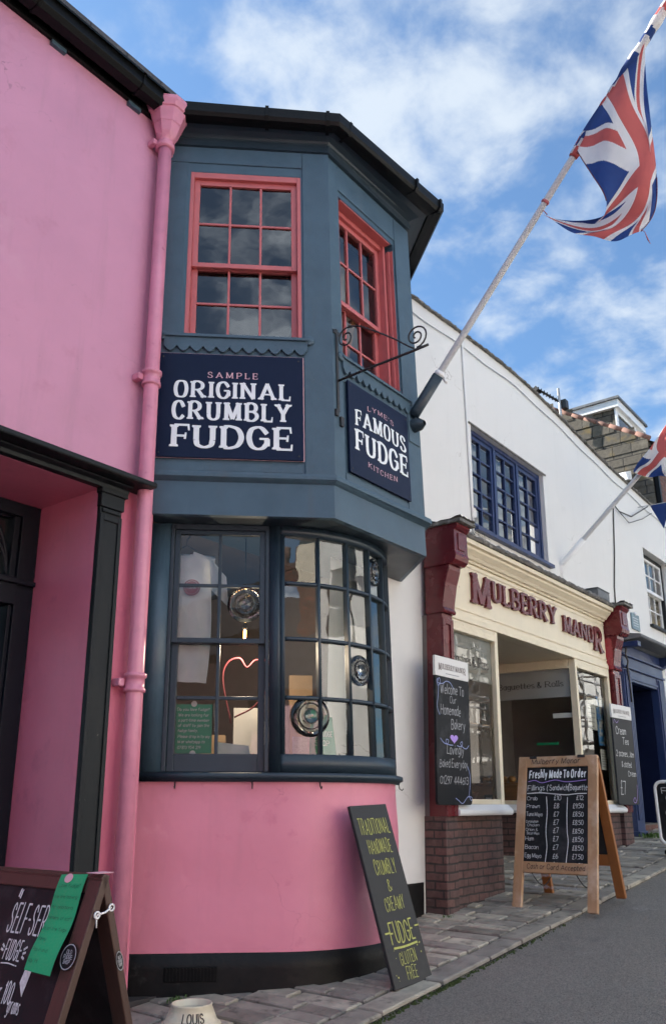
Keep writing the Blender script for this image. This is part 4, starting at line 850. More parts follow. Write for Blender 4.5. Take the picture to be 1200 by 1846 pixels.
# ------------------------------------------------------------------ things in the bow window
FL = Fr(A0, CD, NO, ZB)
def window_goods():
    t = thing('tshirt', 'white T-shirt with a round red print hanging in the left of the shop window', 'T-shirt', FL(-.58, -.17, .55))
    F = Fr(FL(0, -.14, 0), CD, NO, ZB)
    def sh(s, tt):
        w = .72+.86*tt; hw = .165+.012*sin(tt*5)+(0.02 if tt > .7 else 0); top = 1.585-.05*abs(s-.45)*2-(.035 if .32 < s < .58 else 0)
        u = -.60+(s-.5)*2*hw+.03*(tt-.5)
        return F(u, .035*sin(pi*s)+.010*sin(s*17+tt*2)*(1-tt)+.006*sin(tt*13+s*4), w if tt < 1 else top)
    b = MB(); b.grid(sh, 30, 30); b.build('front', 'tshirt', t, recalc=False)
    b = MB(); b.grid(lambda s, tt: F(-.45+.115*s+.02*tt, .02+.035*sin(pi*tt)+.004*sin(s*14), 1.545-.14*s-.23*tt*(1-.12*s)), 12, 12); b.build('sleeve', 'tshirt', t, recalc=False)
    b = MB(); Fp = Fr(F(0, .045, 0), CD, NO, ZB); disc(b, Fp, -.555, 1.325, .045, .054); disc(b, Fp, -.555, 1.325, .0, .043)
    text(b, 'FUDGE', Fp, -.555, 1.318, .016, width=.06, align='c', v=.004, pen=(.14, .14), m=1); b.build('round_print', ['logo', 'tshirt'], t, recalc=False)
    b = MB(); b.tube([F(-.72, .0, 1.56), F(-.6, .0, 1.62), F(-.5, 0, 1.56)], .005, 6); b.tube([F(-.6, 0, 1.62), F(-.6, 0, 1.66), F(-.58, 0, 1.69)], .004, 6); b.build('hanger', 'iron', t)
    # green notice
    t = thing('poster', 'green handwritten job poster stuck inside the lower left window pane', 'poster', FL(-.52, -.105, .3))
    F = Fr(FL(0, -.105, 0), CD, NO, ZB); b = MB(); b.box(F, -.638, -.402, -.002, .0, .292, .585); b.build('card', 'greend', t)
    F2 = Fr(FL(0, -.1045, 0), CD, NO, ZB)
    L = [('Do you love fudge?', .545, .2), ('We are looking for', .511, .185), ('a part-time member', .480, .19), ('of staff to join the', .449, .19), ('fudge family.', .418, .12), ('Please drop in to say', .383, .195), ('hi or whatsapp to', .352, .165), ('07813 954 219', .318, .14)]
    write(t, F2, [(s, -.618+(.01 if i else 0), w, .017, dict(width=wd, pen=(.12, .12), jit=.05, slant=.1)) for i, (s, w, wd) in enumerate(L)], 'chalkw', v=.001)
    b = MB(); disc(b, F2, -.515, .587, 0, .018, .003); disc(b, F2, -.515, .291, 0, .018, .003); b.build('sticker', 'paper', t, recalc=False)
    # neon heart tube, bulb, box, jars
    b = MB(); F = Fr(FL(0, -.45, 0), CD, NO, ZB); pts = [F(-.30, 0, .50), F(-.36, 0, .78), F(-.33, 0, .90), F(-.25, 0, .93), F(-.20, 0, .87), F(-.14, 0, .92), F(-.05, 0, .90), F(-.04, 0, .78), F(-.14, 0, .62), F(-.28, 0, .54)]
    b.tube([V(p) for p in crom(pts, 6)], .006, 8); tag(b.build('neon_tube', 'pinkt', base=F(-.3, 0, .5)), 'unlit pink red heart shaped neon tube inside the shop window', 'neon sign')
    t = thing('pendant_lamp', 'small glowing filament bulb hanging behind the bullseye pane', 'lamp', FL(-.22, -.3, 1.05))
    b = MB(); F = Fr(FL(0, -.3, 0), CD, NO, ZB); b.lathe(F(-.215, 0, 1.02), [(.0, 0), (.008, .005), (.009, .07), (0, .078)], 10); b.build('filament', 'bulb', t)
    b = MB(); b.tube([F(-.215, 0, 1.105), F(-.215, 0, 1.79)], .004, 6); b.lathe(F(-.215, 0, 1.10), [(.0, .04), (.014, .035), (.014, .0), (0, 0)], 10); b.build('flex', 'iron', t)
    lp = bpy.data.lights.new('bulb_light', 'POINT'); lp.energy = 7; lp.color = (1, .80, .58); lp.shadow_soft_size = .03; lo = bpy.data.objects.new('bulb_light', lp); COL.objects.link(lo); lo.parent = t; lo.location = F(-.215, -.06, .98)-t.location
    t = thing('carton', 'open cardboard carton with white paper on the window board', 'box', FL(-.25, -.25, .155))
    b = MB(); F = Fr(FL(-.25, -.26, .155), (CD*.97+NO*.24).normalized(), (NO*.97-CD*.24).normalized(), ZB); b.box(F, -.10, .10, -.08, .08, .0, .13); b.build('carton_body', 'card', t, .003)
    b = MB(); b.hexa([F(-.105, .082, .13), F(.11, .084, .10), F(.112, .088, .102), F(-.103, .086, .132), F(-.11, .07, .21), F(.09, .07, .185), F(.092, .074, .187), F(-.108, .074, .212)]); b.build('paper_sheet', 'paper', t)
    rnd = random.Random(8)
    for k in range(7):
        s = .12+.15*k; p = bow(s, -.26-.06*(k % 2), .155); h_ = rnd.uniform(.09, .17); r = rnd.uniform(.03, .045)
        jt = thing('jar', 'glass sweet jar with dark lid standing in the curved shop window', 'jar', p, 'jars along the curved window board')
        b = MB(); b.lathe(p, [(0, 0), (r, .002), (r, h_*.8), (r*.7, h_*.9), (r*.7, h_)], 16); b.build('jar_body', ('bread', 'card', 'woodb')[k % 3], jt); b = MB(); b.lathe(p, [(r*.78, h_-.002), (r*.78, h_+.02), (0, h_+.024)], 16); b.build('lid', 'iron', jt)
    rnd = random.Random(14)
    for k in range(6):
        s = .06+.2*k; a = max(s, 0)/RB; n_ = NO*cos(a)+CD*sin(a); d_ = CD*cos(a)-NO*sin(a); F = Fr(bow(s, -.50-.05*(k % 2), .152), d_, n_, ZB)
        tr = thing('fudge_tray', 'white tray stacked with fudge slabs on the window board of the bow', 'tray', F(0, 0, 0), 'fudge trays behind the curved window')
        b = MB(); b.box(F, -.095, .095, -.12, .12, 0, .012); b.box(F, -.095, .095, .112, .12, .0125, .03); b.box(F, -.095, .095, -.12, -.112, .0125, .03); b.build('tray_base', 'paper', tr, .003)
        for q in range(5):
            for w in range(rnd.choice((1, 2, 2))): b = MB(); v0 = -.10+.042*q; b.box(F, -.08, .08, v0, v0+.036, .0128+.036*w, .0125+.036*(w+1)); b.build('fudge_slab', ('bread', 'card', 'woodb')[(k+w) % 3], tr, .005)
    for k, (u, v, w, h_) in enumerate(((-.52, -.75, -.2, .35), (-.30, -.9, -.2, .55), (-.12, -.8, .15, .28), (.1, -1.0, -.2, .8), (.35, -1.1, -.2, .6))):
        b = MB(); b.box(FL, u, u+.17, v-.15, v, w, w+h_+.3); b.box(FL, u+.02, u+.15, v+.0005, v+.003, w+h_*.5+.1, w+h_*.5+.26, 1); tag(b.build('stock_box', [('card', 'paper', 'room')[k % 3], ('chalkg', 'logo', 'blind')[k % 3]], base=FL(u, v, w), bevel=.004), 'stacked stock box in the dim shop behind the bay window', 'box', 'stock boxes inside the bay shop')
    # green A-frame card and white round-logo papers on the glass
    t = thing('shop_card', 'tilted green shop card standing low behind the curved window', 'card', bow(.34, -.12, .17))
    def FBw(s, off): a = s/RB; n_ = NO*cos(a)+CD*sin(a); d_ = CD*cos(a)-NO*sin(a); return Fr(bow(s, off, 0), d_, n_, ZB)
    F = FBw(.335, -.10); b = MB(); b.slab(F, [(-.105, .165), (.105, .165), (.065, .52), (-.085, .53)], -.004, .0); b.build('card', 'greend', t)
    write(t, F, [('OLD FUDGE', -.078, .40, .03, dict(width=.14, pen=(.14, .14))), ('SHOP', -.06, .345, .03, dict(width=.1, pen=(.14, .14))), ('OF LYME', -.07, .24, .026, dict(width=.13, pen=(.12, .12)))], 'chalkw')
    for s, w0, w1 in ((.62, .72, 1.12), (.84, 1.34, 1.655)):
        F = FBw(s, -.045); b = MB(); b.box(F, -.085, .085, -.002, 0, w0, w1); tag(b.build('paper_sheet', 'paper', base=F(0, 0, w0)), 'white paper stuck inside the curved window behind its '+('third' if s < .7 else 'fourth')+' column bullseye', 'paper')
window_goods()

# ------------------------------------------------------------------ boards and bowl on the pavement
def hand(parent, F, lines, mt, v=.0015, pen=(.085, .085), jit=.075):
    return write(parent, F, [(s, u, w, h, dict(dict(pen=pen, jit=jit), **kw)) for s, u, w, h, kw in lines], mt, v)
def leaning_board():
    o = V((4.147, 2.805, -.936)); x = V((.999, -.025, .035)).normalized(); z = V((-.026, .289, .957)).normalized(); z = (z-x*z.dot(x)).normalized(); n = x.cross(z)
    F = Fr(o, x, n, z); t = thing('leaning_chalkboard', 'tall narrow grey chalkboard with yellow writing leaning on the pink bow', 'chalkboard', o)
    b = MB(); b.box(F, 0, .362, -.022, 0, 0, .968); b.build('board', 'board', t, .004)
    hand(t, F, [('TRADITIONAL', .035, .80, .085, dict(width=.295)), ('HANDMADE', .075, .69, .075, dict(width=.225)), ('CRUMBLY', .085, .575, .078, dict(width=.205)), ('&', .165, .485, .06, {}), ('CREAMY', .095, .38, .072, dict(width=.185)), ('GLUTEN', .105, .105, .065, dict(width=.155)), ('FREE', .135, .03, .06, dict(width=.10))], 'chalky', pen=(.062, .062))
    hand(t, F, [('FUDGE', .07, .215, .105, dict(width=.23)), ('-', .028, .215, .12, {}), ('-', .318, .225, .11, {})], 'chalky', pen=(.075, .075))
    b = MB(); scribble(b, F, [(.075, .193), (.18, .190), (.305, .196)], .011); rnd = random.Random(1)
    for k in range(9): disc(b, F, rnd.choice((rnd.uniform(.03, .08), rnd.uniform(.29, .34))), rnd.uniform(.02, .2), 0, rnd.uniform(.002, .005), .002, n=6)
    b.build('underline', 'chalky', t, recalc=False)
leaning_board()

def frame_legs(F, wd, ht, thk, st, rails, mats, t, bev=.004):
    for a in (0, wd-st):
        b = MB(); b.box(F, a, a+st, -thk, 0, 0, ht); b.build('leg', mats[0], t, bev)
    for w0, w1 in rails: b = MB(); b.box(F, st, wd-st, -thk+.001, -.001, w0, w1); b.build('rail', mats[1], t, bev)
def bakery_aboard():
    yl, yr, x0 = 3.20, 2.53, 6.335
    zl = gz(x0, 2.86); top = V((6.655, 0, .365)); ht = (top-V((x0, 0, zl))).length
    up = (V((6.64, 2.9, .365))-V((x0, 2.9, zl))).normalized(); rt = V((0, -1, 0)); n = rt.cross(up)
    F = Fr((x0, yl, zl+.003), rt, n, up); wd = yl-yr
    t = thing('sandwich_board', 'pale wooden sandwich board listing sandwich and baguette prices outside the bakery', 'sandwich board', (6.65, 2.86, gz(6.65, 2.86)))
    frame_legs(F, wd, ht, .035, .075, [(ht-.088, ht-.001), (.255, .335)], ('oak', 'oak'), t)
    b = MB(); b.box(F, .075, wd-.075, -.022, -.010, .335, ht-.088); b.build('board', 'chalk', t)
    FI = Fr(F(0, 0, 0), rt, n, up)
    hand(t, FI, [('Mulberry Manor', .115, ht-.062, .042, dict(width=.42, slant=.12)), ('Cash or Card Accepted', .11, .282, .036, dict(width=.47, slant=.12))], 'ink', v=.0005, pen=(.11, .11))
    FB_ = Fr(F(0, -.0095, 0), rt, n, up); T = ht-.088
    hand(t, FB_, [('Freshly Made To Order', .095, T-.085, .062, dict(width=.485, slant=.1))], 'white', pen=(.16, .16))
    hand(t, FB_, [('Fillings', .085, T-.185, .042, dict(width=.15)), ('Sandwich', .275, T-.185, .042, dict(width=.155)), ('Baguette', .445, T-.185, .042, dict(width=.145)), ('(', .252, T-.19, .05, {}), ('(', .43, T-.19, .055, {})], 'chalkw', pen=(.09, .09))
    its = [('Crab', '£10', '£12'), ('Prawn', '£8', '£9.50'), ('Tuna Mayo', '£7', '£8.50'), ('Coronation Chicken', '£7', '£8.50'), ('Onion & Bacon Mayo', '£7', '£8.50'), ('Ham', '£7', '£8.50'), ('Bacon', '£7', '£8.50'), ('Egg Mayo', '£6', '£7.50'), ('Cheese', '£6', '£7.50')]
    L = []; Lf = []; y = T-.262
    for i, (a, p, q) in enumerate(its):
        if len(a) > 11:
            k = a.split(' ', 1) if 'Cor' in a else ['Onion &', 'Bacon Mayo']; L += [(k[0], .083, y+.012, .020, dict(width=.105)), (k[1], .095, y-.016, .020, dict(width=.105))]
        else: L.append((a, .083, y, .030, dict(width=min(.021*len(a)+.01, .14))))
        L += [(p, .315, y, .036, {}), (q, .56, y, .034, dict(align='r', width=.088 if i else .06))]; y -= .0625
    hand(t, FB_, L, 'chalkw', pen=(.095, .095)); y -= .008
    hand(t, FB_, [('Caramelised onion chutney 50p', .083, y, .020, dict(width=.36)), ('All comes with or without salad', .083, y-.085, .024, dict(width=.46))], 'chalkg', pen=(.1, .1))
    for ln, pn in (([(.085, T-.21), (.2, T-.205), (.3, T-.213), (.42, T-.222), (.5, T-.214), (.585, T-.212)], .007), ([(.252, T-.235), (.262, T-.36), (.256, T-.5), (.268, T-.62), (.258, T-.72), (.254, T-.80)], .006), ([(.428, T-.24), (.426, T-.36), (.43, T-.5), (.44, T-.58), (.428, T-.7), (.42, T-.80)], .006)):
        b = MB(); scribble(b, FB_, ln, pn); b.build('ruled_line', 'chalkw', t, recalc=False)
    b = MB(); scribble(b, FB_, [(.09, T-.115), (.15, T-.105), (.21, T-.125), (.32, T-.105), (.42, T-.12), (.58, T-.108)], .005); b.build('wavy_line', 'purple', t, recalc=False)
    # rear leaf, hinged at the top
    xr = 6.965; zr = gz(xr, 2.86); up2 = (V((6.675, 2.9, .36))-V((xr, 2.9, zr))).normalized(); n2 = V((0, 1, 0)).cross(up2)
    G = Fr((xr, yr+.0, zr+.003), (0, 1, 0), n2, up2); h2 = (V((6.68, 0, .36))-V((xr, 0, zr))).length
    frame_legs(G, wd, h2-.01, .035, .075, [(h2-.10, h2-.012), (.245, .33)], ('oaks', 'oaks'), t)
    b = MB(); b.box(G, .075, wd-.075, -.024, -.012, .33, h2-.10); b.build('rear_board', 'board', t)
    b = MB()
    for a in (.14, .5):
        p, q = F(a, -.02, .26), G(wd-a, -.02, .25); b.tube([p+(q-p)*k/8+V((0, 0, -.13*sin(pi*k/8))) for k in range(9)], .004, 5)
    b.build('rope', 'iron', t)
    for a in (.1, wd-.16): b = MB(); b.box(F, a, a+.06, .001, .004, ht-.02, ht+.002); b.build('hinge', 'iron', t)
bakery_aboard()

def self_serve_board():
    yr, yl = 1.965, 2.66; top = V((1.528, 0, -.178)); zg = gz(1.25, 2.1); xf = top.x-.315
    up = (V((top.x, 2, top.z))-V((xf, 2, zg))).normalized(); rt = V((0, -1, 0)); n = rt.cross(up); ht = (top-V((xf, 0, zg))).length; wd = yl-yr
    F = Fr((xf, yl, zg+.003), rt, n, up)
    t = thing('sandwich_board', 'dark brown sandwich board with SELF-SERVE FUDGE chalk writing by the pink house door', 'sandwich board', (top.x, 2.3, zg))
    frame_legs(F, wd, ht, .022, .058, [(ht-.05, ht-.001), (.10, .16)], ('brown', 'brown'), t, .003)
    b = MB(); b.box(F, .058, wd-.058, -.016, -.007, .16, ht-.05); b.build('board', 'chalk', t)
    FI = Fr(F(0, -.0065, 0), rt, n, up); T = ht-.05
    hand(t, FI, [('SELF-SERVE', .333, T-.118, .075, dict(width=.225, pen=(.07, .07))), ('FUDGE', .362, T-.185, .048, dict(width=.08)), ('£2.00 per 100', .288, T-.285, .05, dict(width=.178)), ('grams', .462, T-.302, .036, dict(width=.055))], 'chalkw', pen=(.09, .09), jit=.03)
    b = MB()
    for a, c, e, f in ((.340, T-.028, .345, T-.006), (.348, T-.032, .353, T-.008), (.342, T-.162, .357, T-.166), (.344, T-.15, .358, T-.158), (.462, T-.162, .450, T-.166), (.462, T-.148, .449, T-.157), (.462, T-.178, .450, T-.172)): scribble(b, FI, [(a, c), ((a+e)/2, (c+f)/2), (e, f)], .006)
    scribble(b, FI, [(.364, T-.196), (.4, T-.194), (.44, T-.197)], .003); b.slab(FI, [(.478, T-.232), (.505, T-.262), (.518, T-.15), (.49, T-.15)], .0003, .0012); b.build('chalk_marks', 'chalkw', t, recalc=False)
    # rear leaf
    xr = top.x+.335; zr = gz(xr, 2.1); up2 = (V((top.x+.012, 2, top.z))-V((xr, 2, zr))).normalized(); n2 = V((0, 1, 0)).cross(up2); G = Fr((xr, yr, zr+.003), (0, 1, 0), n2, up2); h2 = (V((top.x+.012, 0, top.z))-V((xr, 0, zr))).length
    frame_legs(G, wd, h2-.003, .022, .058, [(h2-.055, h2-.004), (.10, .16)], ('brown', 'brown'), t, .003)
    b = MB(); b.box(G, .058, wd-.058, -.016, -.007, .16, h2-.055); b.build('rear_board', 'chalk', t)
    # tape at the top, hook and eyes, round stickers
    b = MB(); FS_ = Fr(V((top.x, yr, top.z)), (0, 1, 0), (0, 0, 1), (1, 0, 0)); b.box(FS_, .004, .05, .003, .0045, -.02, .036); b.build('tape', 'pinkl', t)
    E1, E2 = F(wd, -.012, ht-.10)+V((0, -.006, 0)), G(0, -.012, h2-.085)+V((0, -.006, 0))
    b = MB(); b.tube([E1, E1+(E2-E1)*.5+V((0, -.006, -.002)), E2], .0028, 6)
    for E in (E1, E2): b.tube([E+V((.008*cos(k*pi/5), -.002, .008*sin(k*pi/5))) for k in range(11)], .0025, 6)
    b.tube([E1, E1+V((.0, -.003, -.03))], .002, 5); b.build('hook', 'whitep', t)
    def roundel(Fx, u, w, r, sx=1):
        b = MB(); disc(b, Fx, u, w, 0, r, .0012, 0, sx=sx); disc(b, Fx, u, w, r*.86, r*.95, .0018, 1, sx=sx)
        for i, s in enumerate(('OLD', 'FUDGE', 'SHOP')): text(b, s, Fx, u, w+r*(.22-.36*i), r*.28, width=r*(.75, 1.15, .9)[i]*sx, align='c', v=.002, pen=(.2, .2), m=1)
        b.build('round_sticker', ['chalk', 'chalkg'], t, recalc=False)
    roundel(Fr(F(0, .0035, 0), rt, n, up), wd-.035, ht-.205, .032)
    FE = Fr(G(0, -.011, 0)+V((0, -.0015, 0)), (1, 0, 0), (0, -1, 0), up2); roundel(Fr(G(0, 0, 0)+V((0, -.0015, 0)), -n2*-1, (0, -1, 0), up2), -.011, h2-.225, .026, .45)
    # hanging note
    p = thing('note', 'bright green handwritten note taped to the dark brown sandwich board', 'note', F(wd-.11, .01, ht-.1))
    b = MB(); rnd = random.Random(2)
    tl, tr, bl, br = (wd-.176, ht-.012), (wd-.062, ht-.005), (wd-.172, ht-.252), (wd-.058, ht-.255)
    def nf(s, q): u = (tl[0]*(1-s)+tr[0]*s)*q+(bl[0]*(1-s)+br[0]*s)*(1-q); w = (tl[1]*(1-s)+tr[1]*s)*q+(bl[1]*(1-s)+br[1]*s)*(1-q); return F(u, .004+.022*max(1-q, 0)**1.5+.004*sin(q*9)+.002*sin(s*5), w)
    b.grid(nf, 8, 16); b.build('paper_sheet', 'green', p, recalc=False)
    NF = lambda u, v, w: nf(u, w)+n*v
    hand(p, NF, [('Love fudge?', .12, .86, .035, dict(width=.78)), ('We are looking', .06, .745, .03, dict(width=.86)), ('for additional', .06, .64, .03, dict(width=.8)), ('members of staff', .05, .53, .03, dict(width=.9)), ('to join the fudge', .05, .42, .03, dict(width=.88)), ('family.', .07, .31, .03, dict(width=.36)), ('Pop in and', .07, .2, .03, dict(width=.55)), ('say hi!', .06, .09, .035, dict(width=.38))], mat('dark_green_pen', (.006, .09, .05), .7, .1, 50), v=.0012, pen=(.12, .12))
    b = MB(); disc(b, NF, .38, .955, 0, .05, .0015, 0, sx=3.0); b.build('pink_sticker', 'pinkl', p, recalc=False)
self_serve_board()

def bowl():
    c = V((3.36, 3.34, gz(3.36, 3.34)+.004)); c = V((3.215, 3.375, gz(3.215, 3.375)+.004))
    t = thing('dog_bowl', 'cream enamel dog bowl lettered LOUIS on the pavement below the bow', 'bowl', c)
    b = MB(); b.lathe(c, [(.0, .004), (.138, .004), (.142, .0), (.146, .006), (.142, .014), (.128, .022), (.098, .088), (.102, .093), (.098, .098), (.090, .094), (.078, .03), (0, .026)], 48); b.build('bowl_body', 'bowl', t)
    b = MB(); b.lathe(c, [(.0, .07), (.0855, .07)], 40); b.build('water', 'glass', t, recalc=False)
    b = MB(); ang0 = atan2(-c.y, -c.x)
    def LF(u, v, w): a = ang0+u/.115; r = .128-.03*((w-.022)/.066)+v; return c+V((r*cos(a), r*sin(a), w))
    text(b, 'LOUIS', LF, 0.01, .032, .036, width=.105, align='c', v=.0015, pen=(.17, .13)); b.build('lettering', 'ink', t, recalc=False)
bowl()

# ------------------------------------------------------------------ the white building with the bakery shopfront and blue doorway
FK = Fr((0, 3.65, 0), (1, 0, 0), (0, -1, 0), ZK); FS = Fr((0, 3.5, 0), (1, 0, 0), (0, -1, 0), ZK); FDR = Fr((0, 3.58, 0), (1, 0, 0), (0, -1, 0), ZK)
K = thing('white_building', 'long white rendered building with bakery shopfront, blue doorway and sloping roofline', 'building', (8.0, 3.65, -.6))
SH0, SH1 = 6.02, 9.70                                     # shopfront between the pilasters
def white_walls():
    uw = (6.84, 8.57, 2.545, 3.645); w2 = (12.03, 13.25, 2.44, 3.60); sh = (5.95, 9.78, -1.4, 2.15); dr = (10.58, 11.83, -1.4, 1.66)
    b = MB(); holed(b, FK, (4.6, 14.2, -1.4, 4.36), [uw, w2, sh, dr], -.22, 0); b.build('wall', 'wall', K)
    top = [(4.6, 4.54), (5.7, 4.57), (6.9, 4.65), (8.1, 4.69), (9.4, 4.61), (10.6, 4.51), (12, 4.45), (13.4, 4.40), (14.2, 4.37)]
    b = MB(); rnd = random.Random(6)
    T = crom([V(p) for p in top], 9)
    for i in range(len(T)-1): b.poly([FK(T[i].x, 0, 4.36), FK(T[i+1].x, 0, 4.36), FK(T[i+1].x, 0, T[i+1].y), FK(T[i].x, 0, T[i].y)])
    b.build('parapet', 'wall', K)
    b = MB(); i0 = 0; pr = lambda p, r1, r2: [FK(p.x, .004, p.y-.006+r2*.4), FK(p.x, .035+r1*.6, p.y-.002+r2*.6), FK(p.x, .038+r1*.6, p.y+.012+r2*.6), FK(p.x, .01, p.y+.022+r2*.6), FK(p.x, -.5, p.y+.03)]
    TT = []
    for i in range(len(T)-1):
        for q in range(4): TT.append(T[i]+(T[i+1]-T[i])*(q/4))
    rows = [pr(p, rnd.uniform(-.012, .012), rnd.uniform(-.007, .007)) for p in TT]
    for a, c in zip(rows, rows[1:]):
        for j in range(4): b.poly([a[j], c[j], c[j+1], a[j+1]])
    b.build('coping', 'cope', K)
    b = MB(); b.poly([FK(4.6, -.45, 4.5), FK(14.2, -.45, 4.4), (14.2, 8.2, 6.0), (4.6, 8.2, 6.2)]); b.build('roof', 'slate', K)
    b = MB(); b.box(FK, 4.7, 5.80, .001, .018, -1.2, -.555); b.build('plinth', 'plinth', K)
    # blue casement window, three lights of two by five
    u0, u1, w0, w1 = uw; c = MB(); c.box(FK, u0, u1, -.13, -.05, w1-.045, w1); c.box(FK, u0, u0+.045, -.13, -.05, w0, w1-.045); c.box(FK, u1-.045, u1, -.13, -.05, w0, w1-.045)
    L = (u1-u0-.09)/3
    for k in (1, 2): c.box(FK, u0+.045+L*k-.02, u0+.045+L*k+.02, -.13, -.048, w0+.03, w1-.045)
    c.box(FK, u0+.045, u1-.045, -.13, -.05, w0, w0+.04); wn = c.build('casement_window', 'casem', K, .004)
    b = MB(); b.box(FK, u0-.02, u1+.04, -.05, .055, w0-.035, w0+.004); b.build('window_sill', 'casem', wn, .004)
    g = MB()
    for k in range(3):
        a = u0+.045+L*k+(.021 if k else .002); e = u0+.045+L*(k+1)-(.021 if k < 2 else .002); b = MB(); g = MB(); q = sash(b, FK, a, e, w0+.042, w1-.047, -.115, -.062, .042, .045, .055, 2, 5, .02); b.build('casement', 'casem', wn, .003); panes(g, FK, *q, -.09, 2, 5, .002, seed=30+k); g.build('pane', 'glass', wn, recalc=False)
    b = MB(); b.box(FK, u0-.05, u1+.06, -.02, .012, w1+.001, w1+.02); b.build('lintel_drip', 'cope', K)
    b = MB(); b.box(FK, u0-.1, u1+.1, -2.2, -2.1, w0-.3, w1+.3); b.box(FK, u0-.1, u1+.1, -2.1, -.2, w0-.35, w0-.3); b.build('upstairs_room_wall', 'roompink', K)
    b = MB()
    for k in range(3): a = u0+.1+L*k; b.grid(lambda s, t: FK(a+.03+s*(L-.16), -.19+.016*sin(s*24+k), w0+.05+t*(w1-w0-.1)), 24, 2)
    b.build('blind', 'cloth', K, recalc=False)
    b = MB(); disc(b, FK, u0+.17, w0+.22, 0, .055, -.086); b.build('round_sticker', 'paper', wn, recalc=False)
    # second, white sash window at the right edge
    u0, u1, w0, w1 = w2; c = MB(); c.box(FK, u0, u0+.05, -.17, -.11, w0, w1); c.box(FK, u1-.05, u1, -.17, -.11, w0, w1); c.box(FK, u0+.05, u1-.05, -.17, -.11, w1-.05, w1); c.box(FK, u0+.05, u1-.05, -.17, -.11, w0, w0+.05); wn = c.build('sash_window', 'blackw', K, .003)
    b = MB(); q1 = sash(b, FK, u0+.05, u1-.05, 3.02, w1-.05, -.155, -.12, .045, .04, .05, 4, 2, .02); b.build('upper_sash', 'whitep', wn, .003); b = MB(); q2 = sash(b, FK, u0+.05, u1-.05, w0+.05, 3.05, -.195, -.16, .045, .04, .06, 4, 2, .02); b.build('lower_sash', 'whitep', wn, .003)
    b = MB(); panes(b, FK, *q1, -.14, 4, 2, seed=41); panes(b, FK, *q2, -.178, 4, 2, seed=42); b.build('pane', 'glass', wn, recalc=False)
    b = MB(); b.box(FK, u0-.04, u1+.04, -.1, .05, w0-.04, w0-.001); b.build('window_sill', 'blackw', wn, .003)
    b = MB(); b.box(FK, u0, u1, -1.3, -1.2, w0-.2, w1+.2); b.build('sash_room_wall', 'room', K)
    # cables
    b = MB()
    z = lambda u: next((T[i].y+(T[i+1].y-T[i].y)*(u-T[i].x)/(T[i+1].x-T[i].x) for i in range(len(T)-1) if T[i].x <= u <= T[i+1].x), 4.4)
    b.tube([FK(u, .012, z(u)-.16+.012*sin(u*5)) for u in [4.7+.25*k for k in range(38)]], .006, 5); b.build('eaves_cable', 'cable', K)
    b = MB(); b.tube([FK(6.72, .02, 4.66), FK(6.70, .012, 4.5), FK(6.71, .012, 4.2), FK(6.745, .012, 3.6), FK(6.77, .012, 3.0), FK(6.80, .012, 2.45)], .012, 6); b.build('drop_cable', 'whitep', K)
    b = MB(); b.tube([FK(12.3, .06, 4.30), FK(11.5, .05, 3.92), FK(11.05, .03, 3.88), FK(10.9, .012, 3.95), FK(10.86, .012, 3.8), FK(10.75, .012, 3.2), FK(10.62, .012, 2.7), FK(10.60, .012, 2.42)], .009, 6); b.tube([FK(11.05, .03, 3.88), FK(11.4, .04, 3.80), FK(12.0, .05, 4.02), FK(12.5, .05, 4.25)], .006, 5); b.build('drop_cable', 'cabled', K)
    b = MB(); b.box(FK, 8.92, 8.94, .001, .004, 1.98, 2.42); b.build('rust_stain', mat('rust_stain_paint', (.32, .2, .12), .8, .3, 20), K)
white_walls()
def wall_bits():
    t = thing('wall_plaque', 'small blue grey plaque on the white wall above the blue doorway', 'plaque', FK(11.3, 0, 2.25))
    b = MB(); b.box(FK, 11.17, 11.48, .002, .02, 2.24, 2.46); b.build('plate', 'plaque', t, .003); b = MB()
    for k in range(4): b.box(FK, 11.21+.02*(k % 2), 11.43-.02*(k % 2), .0202, .0215, 2.395-.035*k, 2.404-.035*k)
    b.build('text_lines', 'chalkw', t); b = MB(); b.lathe(FK(11.33, .015, 2.465), [(.03, 0), (.028, .012), (0, .016)], 12, ax=(0, -1, 0)); b.build('white_cap', 'whitep', t)
    t = thing('alarm_box', 'grey box on the ledge above the right hand maroon pilaster', 'box', FS(9.5, .0, 2.30)); b = MB(); b.box(FS, 9.35, 9.72, -.06, .10, 2.303, 2.40); b.box(FS, 9.34, 9.73, -.065, .105, 2.401, 2.415); b.build('housing', 'lead', t, .008)
wall_bits()

